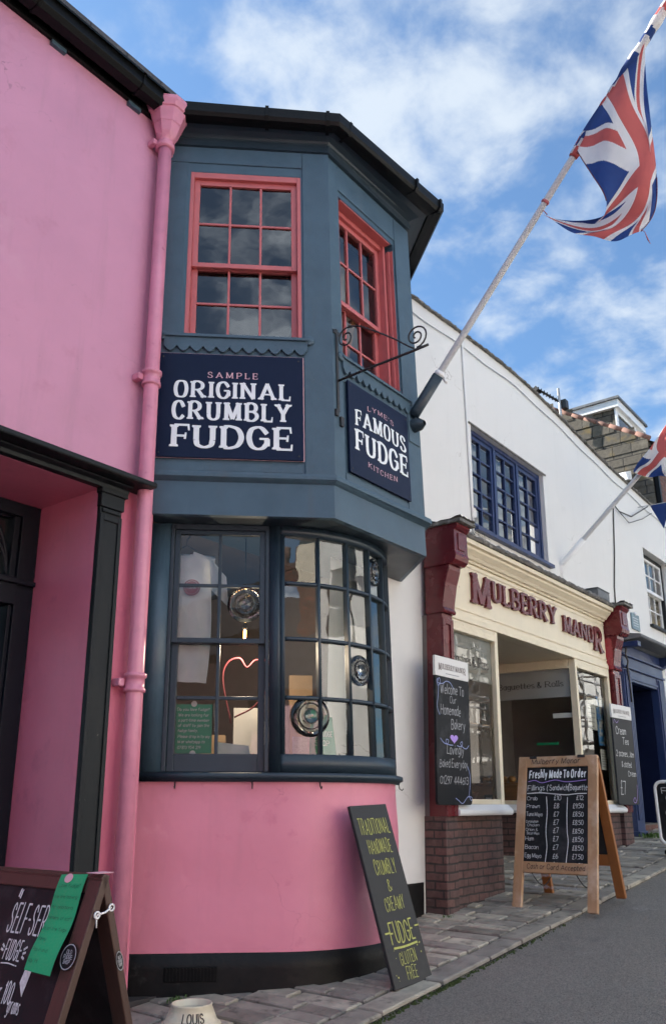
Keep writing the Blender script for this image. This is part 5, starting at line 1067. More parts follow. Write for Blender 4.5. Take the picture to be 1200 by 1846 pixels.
def shopfront():
    # brick stall risers and lobby
    b = MB(); b.box(FS, 5.85, 6.86, -.5, .0, -1.2, -.086); b.box(FS, 5.845, 6.02, -.001, .045, -1.2, -.09); b.build('stall_riser', 'bricks', K, .004)
    b = MB(); b.box(FS, 8.86, 9.70, -.9, .0, -1.2, -.086); b.box(FS, 9.701, 9.96, -.02, .045, -1.2, -.09); b.build('stall_riser', 'bricks', K, .004)
    b = MB(); b.box(FS, 9.98, 10.12, -.05, -.02, -.9, -.06); b.build('drain_pipe_cover', 'blackw', K)
    # pilasters with console brackets
    for u0, u1 in ((5.845, 6.015), (9.755, 9.96)):
        b = MB(); b.box(FS, u0, u1, -.1, .05, -.088, 1.50)
        for a, e in ((u0+.0003, u0+.045), (u1-.045, u1-.0003)): b.box(FS, a, e, .0502, .062, -.088, 1.46)
        b.box(FS, u0+.045, u1-.045, .0502, .062, 1.41, 1.46); b.box(FS, u0+.045, u1-.045, .0502, .062, -.088, .02); p = b.build('pilaster', 'maroon', K, .004)
        b = MB(); b.prism(FS, [(-.1, 1.50), (.075, 1.50), (.085, 1.52), (.075, 1.54), (.07, 1.545), (.075, 1.60), (.10, 1.75), (.135, 1.86), (.14, 1.90), (-.1, 1.90)], u0-.012, u1+.012)
        b.prism(FS, [(.1401, 1.86), (.155, 1.88), (.155, 1.60), (.095, 1.58), (.1, 1.72)], u0+.05, u1-.05) if False else None
        b.prism(FS, [(-.1, 1.9005), (.17, 1.9005), (.205, 1.93), (.215, 1.97), (.205, 2.0), (.2, 2.19), (.215, 2.20), (.235, 2.225), (.235, 2.245), (-.1, 2.245)], u0-.025, u1+.025)
        b.box(FS, u0+.03, u1-.03, .2012, .212, 2.02, 2.17); b.build('console_bracket', 'maroon', p, .005)
        rnd = random.Random(int(u0*10)); b = MB()
        b.grid(lambda s, t: FS(u0-.05+(u1-u0+.1)*s, -.15+.43*t, 2.287+rnd.uniform(-.012, .012)), 9, 9); b.box(FS, u0-.05, u1+.05, -.15, .275, 2.247, 2.275); b.build('cap_stone', 'cope', p, recalc=True)
    # fascia, cornice, stone slab
    b = MB(); b.box(FS, SH0, SH1, -.12, .0, 1.50, 2.06); b.box(FS, SH0, SH1, .0002, .02, 1.50, 1.545); b.box(FS, SH0, SH1, .0002, .012, 1.5452, 1.565); b.box(FS, SH0, SH1, .0002, .008, 2.015, 2.03); b.box(FS, SH0, SH1, .0002, .008, 1.60, 1.612)
    fa = b.build('fascia', 'cream', K, .004)
    b = MB(); b.prism(FS, [(-.12, 2.061), (.02, 2.061), (.025, 2.08), (.045, 2.085), (.06, 2.11), (.10, 2.15), (.105, 2.17), (.135, 2.175), (.14, 2.215), (-.12, 2.215)], SH0-.0, SH1); b.build('cornice', 'cream', K, .003)
    b = MB(); rnd = random.Random(12); n = 130
    rows = []
    for i in range(n+1):
        u = SH0-.03+(SH1-SH0+.06)*i/n; r1, r2, r3 = rnd.uniform(-.012, .012), rnd.uniform(-.008, .012), rnd.uniform(-.006, .014)
        rows.append([FS(u, -.14, 2.217), FS(u, .155+r1, 2.218+r3*.3), FS(u, .17+r1, 2.24+r2), FS(u, .13+r1, 2.27+r2+r3), FS(u, .04, 2.285+r3), FS(u, -.14, 2.31)])
    for a, c in zip(rows, rows[1:]):
        for j in range(5): b.poly([a[j], c[j], c[j+1], a[j+1]])
    b.build('slab_roof', 'cope', K)
    b = MB(); rnd = random.Random(21)
    for k in range(160):                                                     # dry moss tuft at the left end of the ledge
        p = FS(6.42+rnd.gauss(0, .09), .10+rnd.uniform(-.04, .05), 2.28+rnd.uniform(0, .03)); d = V((rnd.uniform(-.02, .02), rnd.uniform(-.02, .02), rnd.uniform(.01, .04))); s_ = V((.004, .003, 0)); b.poly([p-s_, p+s_, p+d])
    tag(b.build('ledge_moss', 'moss', base=FS(6.42, .1, 2.28), recalc=False), 'dark tuft of moss on the left end of the ledge above the bakery sign', 'moss')
    # raised lettering
    b = MB(); F = Fr(FS(0, .001, 0), (1, 0, 0), (0, -1, 0), ZK)
    text(b, 'MULBERRY', F, 6.42, 1.79, .185, width=1.86, style='slab', thick=.028, gap=.085, big={0: 1.5}, pen=(.24, .14)); text(b, 'MANOR', F, 8.44, 1.755, .175, width=1.14, style='slab', thick=.028, gap=.085, big={4: 1.48}, pen=(.23, .19))
    b.build('raised_lettering', 'maroon', fa)
    # window carcass: left display, lobby, right display
    def frieze(b, F, a, e, w0, w1, v): b.box(F, a, e, v-.05, v, w0, w1)
    for nm, (a, e) in (('display_window', (6.016, 6.90)), ('display_window', (8.70, 9.704))):
        c = MB(); c.box(FS, a, a+.05, -.06, .012, 0, 1.499); c.box(FS, e-.06, e, -.06, .012, 0, 1.499); c.box(FS, a+.05, e-.06, -.06, .01, 1.40, 1.499); c.box(FS, a+.05, e-.06, .0102, .025, 1.40, 1.42); c.box(FS, a+.05, e-.06, -.06, .008, .0, .04)
        for k in range(11):
            u = a+.09+(e-a-.2)*k/10
            for q in range(2): c.lathe(FS(u+(.03 if q else 0), .0102, 1.44+.03*q), [(.008, 0), (.006, .004), (0, .005)], 6, ax=(0, -1, 0))
        wn = c.build(nm, 'cream', K, .003)
        b = MB(); b.prism(FS, [(-.08, -.085), (.075, -.085), (.085, -.07), (.085, -.045), (.03, -.001), (-.08, -.001)], a-.01, e+.015); b.build('window_sill', 'whitep', wn, .004)
        b = MB(); b.poly([FS(a+.05, -.03, .04), FS(e-.06, -.03, .04), FS(e-.06, -.03, 1.40), FS(a+.05, -.03, 1.40)]); b.build('pane', 'glassd', wn, recalc=False)
    # return window of the right display, facing down the street
    FRT = Fr(FS(8.70, 0, 0), V((-.10, .995, 0))*1, V((-.995, -.10, 0)), ZK)     # u into the lobby
    c = MB(); c.box(FRT, .0, .05, -.06, -.002, -.0, 1.499) if False else None
    c.box(FRT, .062, 1.5, -.05, .0, 1.40, 1.499); c.box(FRT, .062, 1.5, .0002, .015, 1.40, 1.42); c.box(FRT, 1.44, 1.5, -.05, .0, 0, 1.40); c.box(FRT, .062, 1.44, -.05, .0, 0, .04)
    for k in range(13):
        u = .1+.11*k
        for q in range(2): c.lathe(FRT(u+(.05 if q else 0), .0002, 1.44+.03*q), [(.008, 0), (.006, .004), (0, .005)], 6, ax=FRT.dv)
    wn = c.build('lobby_window', 'cream', K, .003)
    b = MB(); b.prism(FRT, [(-.08, -.085), (.05, -.085), (.06, -.06), (.02, -.001), (-.08, -.001)], .1, 1.52); b.build('window_sill', 'whitep', wn, .003)
    b = MB(); b.poly([FRT(.062, -.03, .04), FRT(1.44, -.03, .04), FRT(1.44, -.03, 1.40), FRT(.062, -.03, 1.40)]); b.build('pane', 'glassd', wn, recalc=False)
    b = MB(); b.box(FRT, .062, 1.44, -.037, -.035, 1.10, 1.40); b.build('frosted_band', 'frost', wn)
    write(wn, Fr(FRT(0, -.034, 0), -FRT.du, FRT.dv, FRT.dw), [('Baguettes & Rolls', -.90, 1.215, .062, dict(width=.76, style='slab', pen=(.13, .06)))], 'ink', v=.0006)
    b = MB(); b.box(FRT, .05, 1.5, -.3, -.01, -1.2, -.086); b.build('stall_riser', 'bricks', K)
    # lobby soffit, side, back
    b = MB(); b.box(FS, 5.95, 9.75, -2.0, -.121, 1.50, 1.56); b.build('lobby_soffit', 'cream', K)
    b = MB(); b.box(FS, 6.5, 9.2, -1.75, -1.65, -1, 1.5); b.build('lobby_back_door', 'brown', K)
    b = MB(); b.box(FS, 5.86, 5.9, -2.2, -.1, -.09, 1.5); b.box(FS, 5.9, 6.80, -2.2, -2.1, -.09, 1.5); b.box(FS, 9.71, 9.76, -2.2, -.1, -.09, 1.5); b.box(FS, 8.9, 9.71, -1.3, -1.25, -.09, 1.5); b.build('display_back_wall', 'room', K)
    b = MB(); b.box(FS, 5.9, 6.84, -2.1, -.08, -.085, .02); b.box(FS, 8.76, 9.70, -1.25, -.08, -.085, .02); b.build('display_floor', 'woodb', K)
    b = MB(); F = Fr(FS(0, -.026, 0), (1, 0, 0), (0, -1, 0), ZK); a, e = 6.066, 6.84
    b.box(FS, a, e, -.036, -.034, 1.02, 1.40); wl = bpy.data.objects['display_window']; b.build('frosted_band', 'frost', wl)
    write(wl, F, [('Pasties & Pies', 6.115, 1.14, .085, dict(width=.66, style='slab', pen=(.13, .06)))], 'ink', v=.0006)
shopfront()

def bakery_goods():
    t = thing('bread_basket', 'wicker basket with loaves in the left bakery window', 'basket', FS(6.62, -.22, .02))
    b = MB(); b.lathe(FS(6.62, -.25, .02), [(0, 0), (.11, .003), (.14, .07), (.15, .075), (.13, .07)], 20); b.build('basket_body', 'woodb', t)
    for k in range(4):
        c = FS(6.55+.05*k, -.24-.02*(k % 2), .11+.012*(k % 2)); b = MB(); b.tube([c+V((-.06, 0, 0)), c+V((-.04, 0, .004)), c, c+V((.04, 0, .004)), c+V((.06, 0, 0))], [.008, .028, .034, .028, .008], 10); b.build('loaf', 'bread', t)
    FRT = Fr(FS(8.70, 0, 0), V((-.10, .995, 0)), V((-.995, -.10, 0)), ZK)
    sh = thing('counter', 'wooden display counter inside the bakery lobby window', 'counter', FRT(.8, -.25, 0))
    b = MB(); b.box(FRT, .5, 1.35, -.45, -.12, .02, .20); b.box(FRT, .48, 1.37, -.47, -.1, .201, .225); b.build('counter_body', 'woodb', sh, .003)
    rnd = random.Random(4)
    for k in range(6):
        c = FRT(.62+.11*k, -.2-.05*(k % 2), .262); b = MB(); d = FRT.du*.045; b.tube([c-d, c-d*.6, c, c+d*.6, c+d], [.01, .032, .038, .032, .01], 10); tag(b.build('bread_roll', 'bread', base=c), 'crusty bread roll on the wooden counter in the bakery lobby window', 'bread', 'bread rolls on the bakery counter')
    for k, (u, w) in enumerate(((.95, .32), (1.08, .05))):
        b = MB(); b.box(FRT, u-.05, u+.05, -.105, -.095, w-.06, w+.05); b.box(FRT, u-.035, u+.035, -.0948, -.094, w-.03, w+.02, 1); tag(b.build('price_card', ['chalk', 'chalkg'], base=FRT(u, -.1, w-.06), bevel=.002), ('small black price card standing on the bakery counter', 'small black price card low in front of the bakery counter')[k], 'price card')
    b = MB(); b.box(FRT, .32, .56, -.30, -.28, .62, .645); tag(b.build('green_strip', 'green', base=FRT(.4, -.3, .6)), 'bright green strip seen inside the bakery lobby window', 'strip')
    b = MB(); b.box(FRT, .06, .28, -.045, -.040, .88, .93); tag(b.build('window_label', 'paper', base=FRT(.2, -.04, .88)), 'small white label on the bakery lobby window', 'label')
    for k, (u0, u1, w0, w1, m_, lb) in enumerate(((9.08, 9.34, .78, 1.13, 'paper', 'white printed notice in the right bakery window'), (9.36, 9.60, .62, 1.16, None, 'blue and white poster in the right bakery window'), (9.38, 9.62, .36, .58, 'paper', 'lower white leaflet at the edge of the right bakery window'))):
        b = MB(); b.box(FS, u0, u1, -.045, -.040, w0, w1); rnd = random.Random(k)
        for q in range(6): w = w0+.03+(w1-w0-.06)*q/6; b.box(FS, u0+.02, u1-.02-rnd.uniform(0, .08), -.0398, -.039, w, w+.012, 1)
        b.build if False else tag(b.build('window_notice', [m_ or mat('blue_print', (.04, .2, .5), .5, .5, 6, chips=[((.7, .72, .7), 5, .5, .55)]), 'chalkg'], base=FS(u0, -.04, w0)), lb, 'notice')
bakery_goods()

def slate_board(u0, u1, w0, w1, lab, lines, seed, turn=0):
    F = Fr(FS(u0, .066, w0), (cos(turn), -sin(turn), 0), (-sin(turn), -cos(turn), 0), ZK); wd, ht = u1-u0, w1-w0
    t = thing('menu_board', lab, 'chalkboard', F(wd/2, 0, 0)); hd = ht*.14; r = .025
    pr = [(r, 0), (wd-r, 0), (wd-r*.3, r*.3), (wd, r), (wd, ht-hd), (0, ht-hd), (0, r), (r*.3, r*.3)]
    b = MB(); b.slab(F, pr, .0, .022); b.build('board', 'chalk' if seed == 1 else 'board', t, .003)
    b = MB(); b.box(F, 0, wd, .0, .0225, ht-hd+.0005, ht); h = b.build('header', 'paper', t, .002)
    F2 = Fr(F(0, .0226, 0), F.du, F.dv, F.dw)
    write(h, F2, [('MULBERRY MANOR', wd*.09, ht-hd*.62, hd*.26, dict(width=wd*.82, style='slab', big={0: 1.3, 13: 1.3}, pen=(.13, .06)))], 'brown', v=.001)
    b = MB(); b.box(F2, wd*.3, wd*.7, .0005, .0012, ht-hd*.85, ht-hd*.81); b.build('small_print', 'chalkg', h)
    hand(t, F2, [(s, u*wd, w*ht, h_*ht, dict(width=wi*wd, slant=.08)) for s, u, w, h_, wi in lines], 'chalkw' if seed == 2 else 'chalkg', v=.001, pen=(.09, .09))
    return t, F2, wd, ht
def boards():
    t, F, wd, ht = slate_board(5.66, 6.19, -.005, 1.12, 'chalkboard reading Welcome To Our Homemade Bakery on the left maroon pilaster', [('Welcome To', .13, .745, .065, .70), ('Our', .40, .685, .045, .19), ('Homemade', .12, .60, .065, .60), ('Bakery', .42, .505, .065, .42), ('Lovingly', .28, .335, .062, .50), ('Baked Everyday', .06, .245, .052, .82), ('01297 444613', .07, .135, .05, .82)], 1)
    b = MB(); hp = [(.5+.115*(16*sin(a)**3)/16, .44+.036*(13*cos(a)-5*cos(2*a)-2*cos(3*a)-cos(4*a))/17*1.0) for a in [2*pi*k/26 for k in range(26)]]
    b.poly([F(x*wd, .0012, y*ht) for x, y in hp]); b.build('heart', 'purple', t, recalc=False)
    b = MB(); sc = lambda P, pen=.006: scribble(b, F, [(x*wd, y*ht) for x, y in P], pen, .0012)
    sc([(.1, .435), (.2, .405), (.3, .40), (.33, .425), (.27, .43), (.26, .405), (.36, .395), (.46, .395)]); sc([(.58, .395), (.68, .39), (.74, .405), (.73, .425), (.68, .41), (.76, .385), (.86, .38), (.94, .405)])
    sc([(.06, .84), (.03, .82), (.07, .79), (.13, .82), (.1, .845), (.06, .81), (.2, .81), (.3, .83), (.42, .825), (.52, .785)]); sc([(.08, .79), (.06, .72), (.03, .66), (.05, .62), (.1, .59)])
    sc([(.88, .26), (.94, .2), (.93, .12), (.9, .06), (.96, .03), (.98, .05), (.9, .055), (.84, .05), (.7, .01), (.58, .03), (.5, .045)]); b.build('ribbon_drawing', 'chalkb', t, recalc=False)
    t, F, wd, ht = slate_board(9.47, 10.02, -.005, 1.08, 'chalkboard reading Cream Tea on the right maroon pilaster', [('Cream', .13, .70, .075, .50), ('Tea', .42, .60, .065, .30), ('2 scones, Jam', .05, .475, .06, .88), ('& clotted', .28, .37, .055, .48), ('Cream', .55, .28, .055, .40)], 2, .06)
    hand(t, F, [('£7', .12*wd, .10*ht, .13*ht, dict(width=.26*wd))], 'chalkw', v=.001, pen=(.06, .06)); b = MB(); scribble(b, F, [(x*wd, y*ht) for x, y in ((.95, .2), (.93, .1), (.85, .03), (.76, .02), (.7, .04), (.78, .07), (.86, .03))], .006, .001); scribble(b, F, [(x*wd, y*ht) for x, y in ((.05, .8), (.1, .84), (.2, .81), (.3, .835))], .005, .001); b.build('ribbon_drawing', 'purple', t, recalc=False)
boards()

def blue_doorway():
    F = FDR; P0, P1, Q0, Q1 = 10.40, 10.66, 11.72, 12.0
    d = MB()
    for a, e in ((P0, P1), (Q0, Q1)):
        d.box(F, a, e, -.07, .03, -.30, 1.62)
        for k in range(4): u = a+.03+(e-a-.06)*k/4; d.box(F, u+.006, u+(e-a-.06)/4-.006, .0302, .045, -.18, 1.60)
        d.box(F, a-.01, e+.01, -.07, .05, -.42, -.3002)
    d.box(F, P0, Q1, -.07, .028, 1.621, 1.80); d.box(F, P0-.01, Q1+.01, .0282, .05, 1.621, 1.65); d.box(F, P0-.01, Q1+.01, .0282, .06, 1.77, 1.80); d.box(F, P1, Q0, -.07, .02, 1.47, 1.62); d.box(F, P1+.0, Q0, .0202, .032, 1.50, 1.53)
    d.box(F, P0-.02, Q1+.02, -.07, .035, 1.801, 1.92)
    f = d.build('door_surround', 'casem', K, .004)
    b = MB(); b.prism(F, [(-.07, 1.921), (.05, 1.921), (.09, 1.94), (.20, 1.95), (.30, 1.96), (.31, 1.975), (.31, 2.0), (.29, 2.005), (-.07, 2.06)], P0-.06, Q1+.4); b.build('door_hood', 'lead', K, .004)
    b = MB(); b.box(F, P0-.06, P0+.06, .04, .26, 1.86, 1.92); b.prism(F, [(-.0, 1.75), (.06, 1.78), (.22, 1.90), (.25, 1.9205), (0, 1.9205)], Q1-.12, Q1+.02); b.build('hood_bracket', 'casem', K, .003)
    b = MB(); b.box(F, P1, Q0, -.36, -.32, -.22, 1.47)
    for a, e, w0, w1 in ((.09, .48, .75, 1.36), (.58, .97, .75, 1.36), (.09, .48, -.05, .6), (.58, .97, -.05, .6)): b.box(F, P1+a, P1+e, -.3198, -.312, w0, w1)
    dr = b.build('door', 'door', K, .004)
    b = MB(); b.lathe(F(P1+.1, -.30, .35), [(0, .05), (.025, .045), (.028, .03), (.012, .02), (.012, 0)], 14, ax=(0, -1, 0)); b.build('handle', 'steel', dr)
    b = MB(); b.box(F, P1-.1, P1, -.36, -.071, -.3, 1.5); b.box(F, Q0, Q0+.1, -.36, -.071, -.3, 1.5); b.box(F, P1, Q0, -.36, -.071, 1.471, 1.5); b.build('door_reveal', 'door', K)
    b = MB(); b.box(F, P1-.02, Q0+.02, -.36, -.03, -.8, -.225); b.box(F, P0, P1-.021, -.07, .02, -.8, -.421); b.box(F, Q0+.021, Q1, -.07, .02, -.8, -.421); b.build('door_step', 'brickr', K, .004)
    b = MB(); b.tube([F(P0+.02, .05, 1.95), F(P0+.06, .07, 1.85), F(P0+.04, .06, 1.78), F(P0+.10, .065, 1.7), F(P0+.07, .06, 1.62), F(P0+.13, .05, 1.45), F(P0+.14, .05, 1.2)], .012, 6); b.build('door_cable', 'cabled', K)
    t = thing('door_notice', 'pale printed notice with orange heading on the dark blue door', 'notice', F(P1+.2, -.31, .83)); b = MB(); b.box(F, P1+.16, P1+.46, -.311, -.308, .83, 1.22); b.build('paper_sheet', 'paper', t); b = MB(); b.box(F, P1+.16, P1+.36, -.3078, -.3065, 1.15, 1.215); b.build('heading', mat('orange_print', (.5, .12, .04), .6, .1, 9), t)
    b = MB()
    for k in range(5): b.box(F, P1+.20, P1+.42, -.3078, -.3068, 1.09-.045*k, 1.10-.045*k)
    b.build('text_lines', 'chalkg', t)
    t = thing('door_badge', 'small black square badge with a gold emblem on the dark blue door', 'badge', F(P1+.3, -.31, .48)); b = MB(); b.box(F, P1+.2, P1+.44, -.311, -.303, .50, .77); b.build('plate', 'blacks', t, .003); b = MB(); F2 = Fr(F(P1+.32, -.3028, .635), F.du, F.dv, F.dw); disc(b, F2, 0, 0, .06, .075, .001); disc(b, F2, 0, .012, 0, .03, .001); b.build('emblem', mat('gold_print', (.42, .33, .05), .5, .2, 9), t, recalc=False)
blue_doorway()

def swing_sign():
    x = 9.25; y1 = 2.94; t = thing('swing_sign', 'white tube framed pavement chalkboard cut off by the right edge', 'pavement sign', (x, 2.65, gz(x, 2.65)))
    F = Fr((x, y1, gz(x, y1)), (0, -1, 0), (-1, 0, 0), (.0, 0, 1)); w0, w1, wd = .10, .70, .56
    b = MB(); r = .07; c = []
    for cx_, cw, a0 in ((r, w1-r, 180), (wd-r, w1-r, 90), (wd-r, w0+r, 0), (r, w0+r, -90)):
        for k in range(7): a = R(a0-k*15); c.append(F(cx_+r*cos(a), 0, cw+r*sin(a)))
    c.append(c[0]); b.tube(c, .018, 12, caps=False); b.build('frame', 'whitep', t)
    b = MB(); b.box(F, .015, wd-.015, -.008, .008, w0+.015, w1-.015); b.build('board', 'chalk', t)
    b = MB(); b.box(F, .06, wd-.06, -.16, .16, .0, .05); b.box(F, .2, .36, -.03, .03, .05, .1); b.build('base', 'blacks', t, .02)
    F2 = Fr(F(0, .0083, 0), F.du, F.dv, F.dw); hand(t, F2, [('Freshly', .06, .585, .055, dict(width=.4)), ('Cut', .10, .51, .05, {}), ('Open', .08, .37, .05, dict(width=.2)), ('Today', .1, .29, .05, dict(width=.2)), ('hot', .08, .22, .035, {}), ('drinks', .07, .17, .035, {})], 'chalkw', v=.001)
swing_sign()

# ------------------------------------------------------------------ roofs beyond
def far_house():
    G0 = 14.25; t = thing('brick_house', 'brick house beyond with lichened tile hung gable and terracotta verge tiles', 'building', (G0+2, 3.9, .0))
    Fg = Fr((G0, 3.9, 0), (0, 1, 0), (-1, 0, 0), (0, 0, 1)); b = MB(); b.slab(Fg, [(0, 0), (7, 0), (7, 7.55), (3.6, 8.45), (1.8, 7.36), (0.0, 6.22)], -.25, 0); b.build('gable_wall', 'tile', t)
    rnd = random.Random(3)
    b = MB()
    for k in range(24):
        w = 3.0+.235*k; e = 7 if w < 6.2 else 7
        lo = 0 if w < 6.2 else (w-6.2)/.633+.06
        b.poly([Fg(lo, .002, w+.24), Fg(e, .002, w+.24), Fg(e, .014, w), Fg(lo, .014, w)])
    b.build('tile_course', 'tile', t)
    b = MB(); L = sqrt(1.8**2+1.14**2)
    for k in range(16):
        a = k*.27; p = Fg(-.03+a*.846, -.03, 6.24+a*.533); q = Fg(-.03+(a+.262)*.846, -.03, 6.24+(a+.262)*.533); b.tube([p+V((0, 0, .0)), q+V((0, 0, .012))], [.05, .056], 10)
    b.build('verge_tiles', 'ridge', t)
    FF = Fr((0, 3.9, 0), (1, 0, 0), (0, -1, 0), (0, 0, 1)); b = MB(); b.box(FF, G0+.01, 22, -.3, 0, 0, 6.1); b.build('front_wall', 'brickr', t)
    b = MB(); b.box(FF, G0+.1, 22, .02, .12, 6.0, 6.12); b.build('gutter', 'whitep', t)
    b = MB(); b.poly([FF(G0, .1, 6.15), FF(22, .1, 6.15), FF(22, -3.6, 8.4), FF(G0, -3.6, 8.4)]); b.build('roof', 'tile', t)
    b = MB(); b.box(FF, G0+.05, G0+.13, .0, .08, 4, 6.1); b.build('downpipe', 'blacks', t)
    # dormer with white frame
    D = thing('dormer', 'white framed box dormer with tile hung cheek above the terracotta verge', 'dormer', (15.2, 4.7, 7))
    Fd = Fr((15.0, 4.65, 0), (1, 0, 0), (0, -1, 0), (0, 0, 1)); b = MB(); b.box(Fd, 0, 1.5, -1.6, 0, 6.6, 7.35); b.build('cheek', 'tile', D)
    b = MB(); b.box(Fd, -.08, 1.58, -1.7, .10, 7.36, 7.52); b.box(Fd, -.03, .08, .0005, .03, 6.75, 7.36); b.box(Fd, 1.42, 1.53, .0005, .03, 6.75, 7.36); b.box(Fd, .0801, 1.4199, .0005, .03, 6.75, 6.83); b.box(Fd, .0801, 1.4199, .0005, .03, 7.27, 7.36); b.build('frame', 'whitep', D)
    b = MB(); b.poly([Fd(.08, .012, 6.83), Fd(1.42, .012, 6.83), Fd(1.42, .012, 7.27), Fd(.08, .012, 7.27)]); b.build('pane', 'glass', D, recalc=False)
    b = MB(); b.box(Fd, -.12, 1.62, -1.75, .14, 7.5205, 7.57); b.build('dormer_roof', 'lead', D)
    A = thing('tv_aerial', 'small rooftop television aerial on a mast beside the verge tiles', 'aerial', Fg(1.52, -.1, 6.9)); m0 = V((14.1, 5.40, 6.72)); b = MB(); b.tube([m0, m0+V((0, 0, .95))], .026, 8); b.build('mast', 'steel', A)
    b = MB(); p, q = m0+V((-.15, .35, .98)), m0+V((.1, -.06, .62)); b.tube([p, q], .024, 6)
    for k in range(9): c = p+(q-p)*(k/9); w = .09-.004*k; b.tube([c+V((w*.9, w*.5, 0)), c-V((w*.9, w*.5, 0))], .014, 5)
    b.box(Fr(q, (1, 0, 0), (0, -1, 0), (0, 0, 1)), -.07, .07, -.05, .05, -.09, .09); b.build('aerial_head', 'iron', A); b = MB(); b.bar(p+V((0, 0, -.05)), p+V((0, .05, .03)), .16, .1); b.build('reflector', 'iron', A)
    c = thing('skylight_cowl', 'white plastic cowl low on the lichened tile gable', 'vent', Fg(.55, .1, 5.5)); b = MB(); b.hexa([Fg(.75, .03, 5.5), Fg(.35, .03, 5.5), Fg(.35, .25, 5.45), Fg(.75, .25, 5.45), Fg(.75, .03, 5.68), Fg(.35, .03, 5.68), Fg(.4, .2, 5.62), Fg(.7, .2, 5.62)]); b.build('cowl', 'whitep', c, .01)
    t2 = thing('neighbour_house', 'further brick house up the street', 'building', (26, 3.9, 1)); b = MB(); b.box(FF, 22.05, 34, -6, 0, 0, 7.5); b.build('wall', 'brickr', t2); b = MB(); b.poly([FF(22.05, .2, 7.5), FF(34, .2, 7.5), FF(34, -3, 9.6), FF(22.05, -3, 9.6)]); b.build('roof', 'slate', t2)
far_house()

def weeds():
    rnd = random.Random(5)
    def tuft(c, n, r, h, lab, base=None):
        b = MB()
        for k in range(n):
            a = rnd.uniform(0, 2*pi); d = rnd.uniform(0, r); p = V(c)+V((d*cos(a), d*sin(a)*.6, 0)); a2 = rnd.uniform(0, 2*pi); hh = h*rnd.uniform(.4, 1); s_ = V((cos(a2+pi/2), sin(a2+pi/2), 0))*hh*.16; o = V((cos(a2), sin(a2), 0))*hh*rnd.uniform(.2, .8); m_ = p+o*.5+V((0, 0, hh*.7)); e = p+o+V((0, 0, hh*rnd.uniform(.6, 1)))
            b.poly([p-s_*.3, p+s_*.3, m_+s_, m_-s_]); b.poly([m_-s_, m_+s_, e])
        tag(b.build('weed', 'leafm', base=c, recalc=False), lab, 'plant')
    tuft((10.42, 3.42, gz(10.42, 3.42)), 150, .22, .07, 'small bright green weed at the foot of the blue doorway')
    tuft((3.45, 3.73, gz(3.45, 3.73)), 60, .10, .03, 'thin green weeds at the left foot of the black plinth below the bow')
    tuft((5.80, 3.44, gz(5.8, 3.44)), 40, .08, .025, 'tiny weeds where the brick stall riser meets the pavement')
weeds()

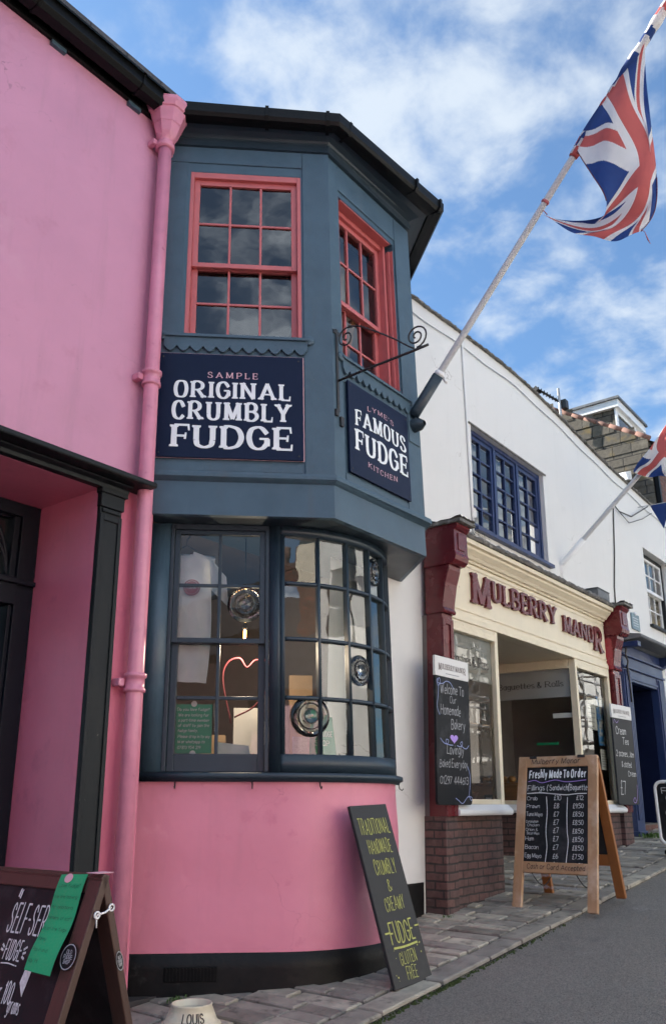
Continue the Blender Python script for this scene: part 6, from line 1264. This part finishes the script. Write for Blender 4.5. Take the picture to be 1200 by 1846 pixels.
# ------------------------------------------------------------------ the sunlit side of the street, seen mirrored in the panes
def opposite():
    FO = Fr((0, -6.3, 0), (-1, 0, 0), (0, 1, 0), (0, 0, 1))
    def house(nm, lab, x0, x1, eave, ridge, wm, wins, y=-8.5):
        F = Fr((0, y, 0), (-1, 0, 0), (0, 1, 0), (0, 0, 1)); t = thing(nm, lab, 'building', ((x0+x1)/2, y, gz((x0+x1)/2, y)))
        b = MB(); holed(b, F, (-x1, -x0, -4, eave), [(-w[1], -w[0], w[2], w[3]) for w in wins], -.2, 0); b.box(F, -x1, -x0, -7, -.6, -4, eave-.02); b.build('wall', wm, t)
        b = MB(); b.poly([F(-x1-.1, .3, eave-.05), F(-x0+.1, .3, eave-.05), F(-x0+.1, -3.5, ridge), F(-x1-.1, -3.5, ridge)]); b.poly([F(-x1-.1, -3.5, ridge), F(-x0+.1, -3.5, ridge), F(-x0+.1, -7.2, eave), F(-x1-.1, -7.2, eave)]); b.build('roof', 'slate', t)
        for w in wins:
            b = MB(); q = sash(b, F, -w[1], -w[0], w[2], w[3], -.15, -.1, .07, .07, .07, 2, 2, .03); wn = b.build('window', 'whitep', t); b = MB(); b.poly([F(q[0], -.12, q[2]), F(q[1], -.12, q[2]), F(q[1], -.12, q[3]), F(q[0], -.12, q[3])]); b.build('pane', 'glass', wn, recalc=False)
        return t, F
    t, F = house('grey_house', 'pale grey gabled house across the street lower down', -24, -9.2, 4.6, 7.4, 'bricks', [(-11.6, -10.4, 1.2, 2.7), (-14.6, -13.4, 1.2, 2.7), (-17, -16, 1.2, 2.7)])
    t, F = house('slate_house', 'low slate roofed house with a brick chimney across the street', -9, -.9, 2.3, 5.2, 'pinkl', [(-3.2, -2.0, -.4, 1.0), (-6.4, -5.2, -.4, 1.0)])
    b = MB(); Fc = Fr((-1.75, -10.6, 0), (1, 0, 0), (0, 1, 0), (0, 0, 1)); b.box(Fc, -.45, .45, -.35, .35, 3.6, 6.0); b.box(Fc, -.52, .52, -.42, .42, 5.7, 5.85); b.build('chimney', 'brickr', t)
    for u in (-.2, .2): b = MB(); b.lathe(Fc(u, 0, 6.0), [(.12, 0), (.1, .35), (.12, .38), (.1, .4)], 12); b.build('chimney_pot', 'ridge', t)
    house('cream_house', 'tall cream rendered house across the street', -.8, 5.2, 6.0, 7.6, 'opp', [(1.9, 2.9, .1, 1.5), (.2, 1.1, 3.1, 4.6), (3.4, 4.3, 3.1, 4.6)])
    house('terrace_house', 'cream terrace house with sash windows across the street', 5.3, 15, 6.0, 8.2, 'oppw', [(6.2, 7.3, .8, 2.3), (8.4, 9.6, .8, 2.3), (11, 12.2, .8, 2.3), (6.2, 7.3, 3.6, 5.0), (8.4, 9.6, 3.6, 5.0), (11, 12.2, 3.6, 5.0)])
    house('white_house', 'white house under scaffolding further up across the street', 15.1, 46, 8.2, 10.2, 'oppw', [(x, x+1.2, z, z+1.6) for x in (17, 20, 23, 26, 29, 32, 35) for z in (1.9, 5)])
    s = thing('scaffolding', 'grey tube scaffolding with boards against the white house across the street', 'scaffolding', (26, -7.8, 1)); b = MB()
    for x in [17+1.6*k for k in range(14)]:
        for y in (-8.3, -7.2): b.tube([(x, y, 0), (x, y, 8.6)], .045, 6)
        for z in (2.2, 3.2, 4.2, 5.2, 6.2, 7.2): b.tube([(x, -8.4, z), (x, -7.0, z)], .04, 6)
    for z in (2.2, 2.8, 3.2, 4.2, 4.8, 5.2, 6.2, 6.8, 7.2, 8.2): b.tube([(16.6, -7.2, z), (38.4, -7.2, z+.05)], .042, 6)
    for k in range(7): b.tube([(17+3.2*k, -7.15, .6), (20.2+3.2*k, -7.15, 4.2)], .042, 6); b.tube([(20.2+3.2*k, -7.15, 4.2), (17+3.2*k, -7.15, 8.0)], .042, 6)
    b.build('tubes', 'steel', s); b = MB()
    for z in (2.25, 4.25, 6.25): b.box(Fr((0, -7.75, z), (1, 0, 0), (0, 1, 0), (0, 0, 1)), 16.8, 38.2, -.5, .5, 0, .05)
    b.build('boards', 'oak', s)
opposite()
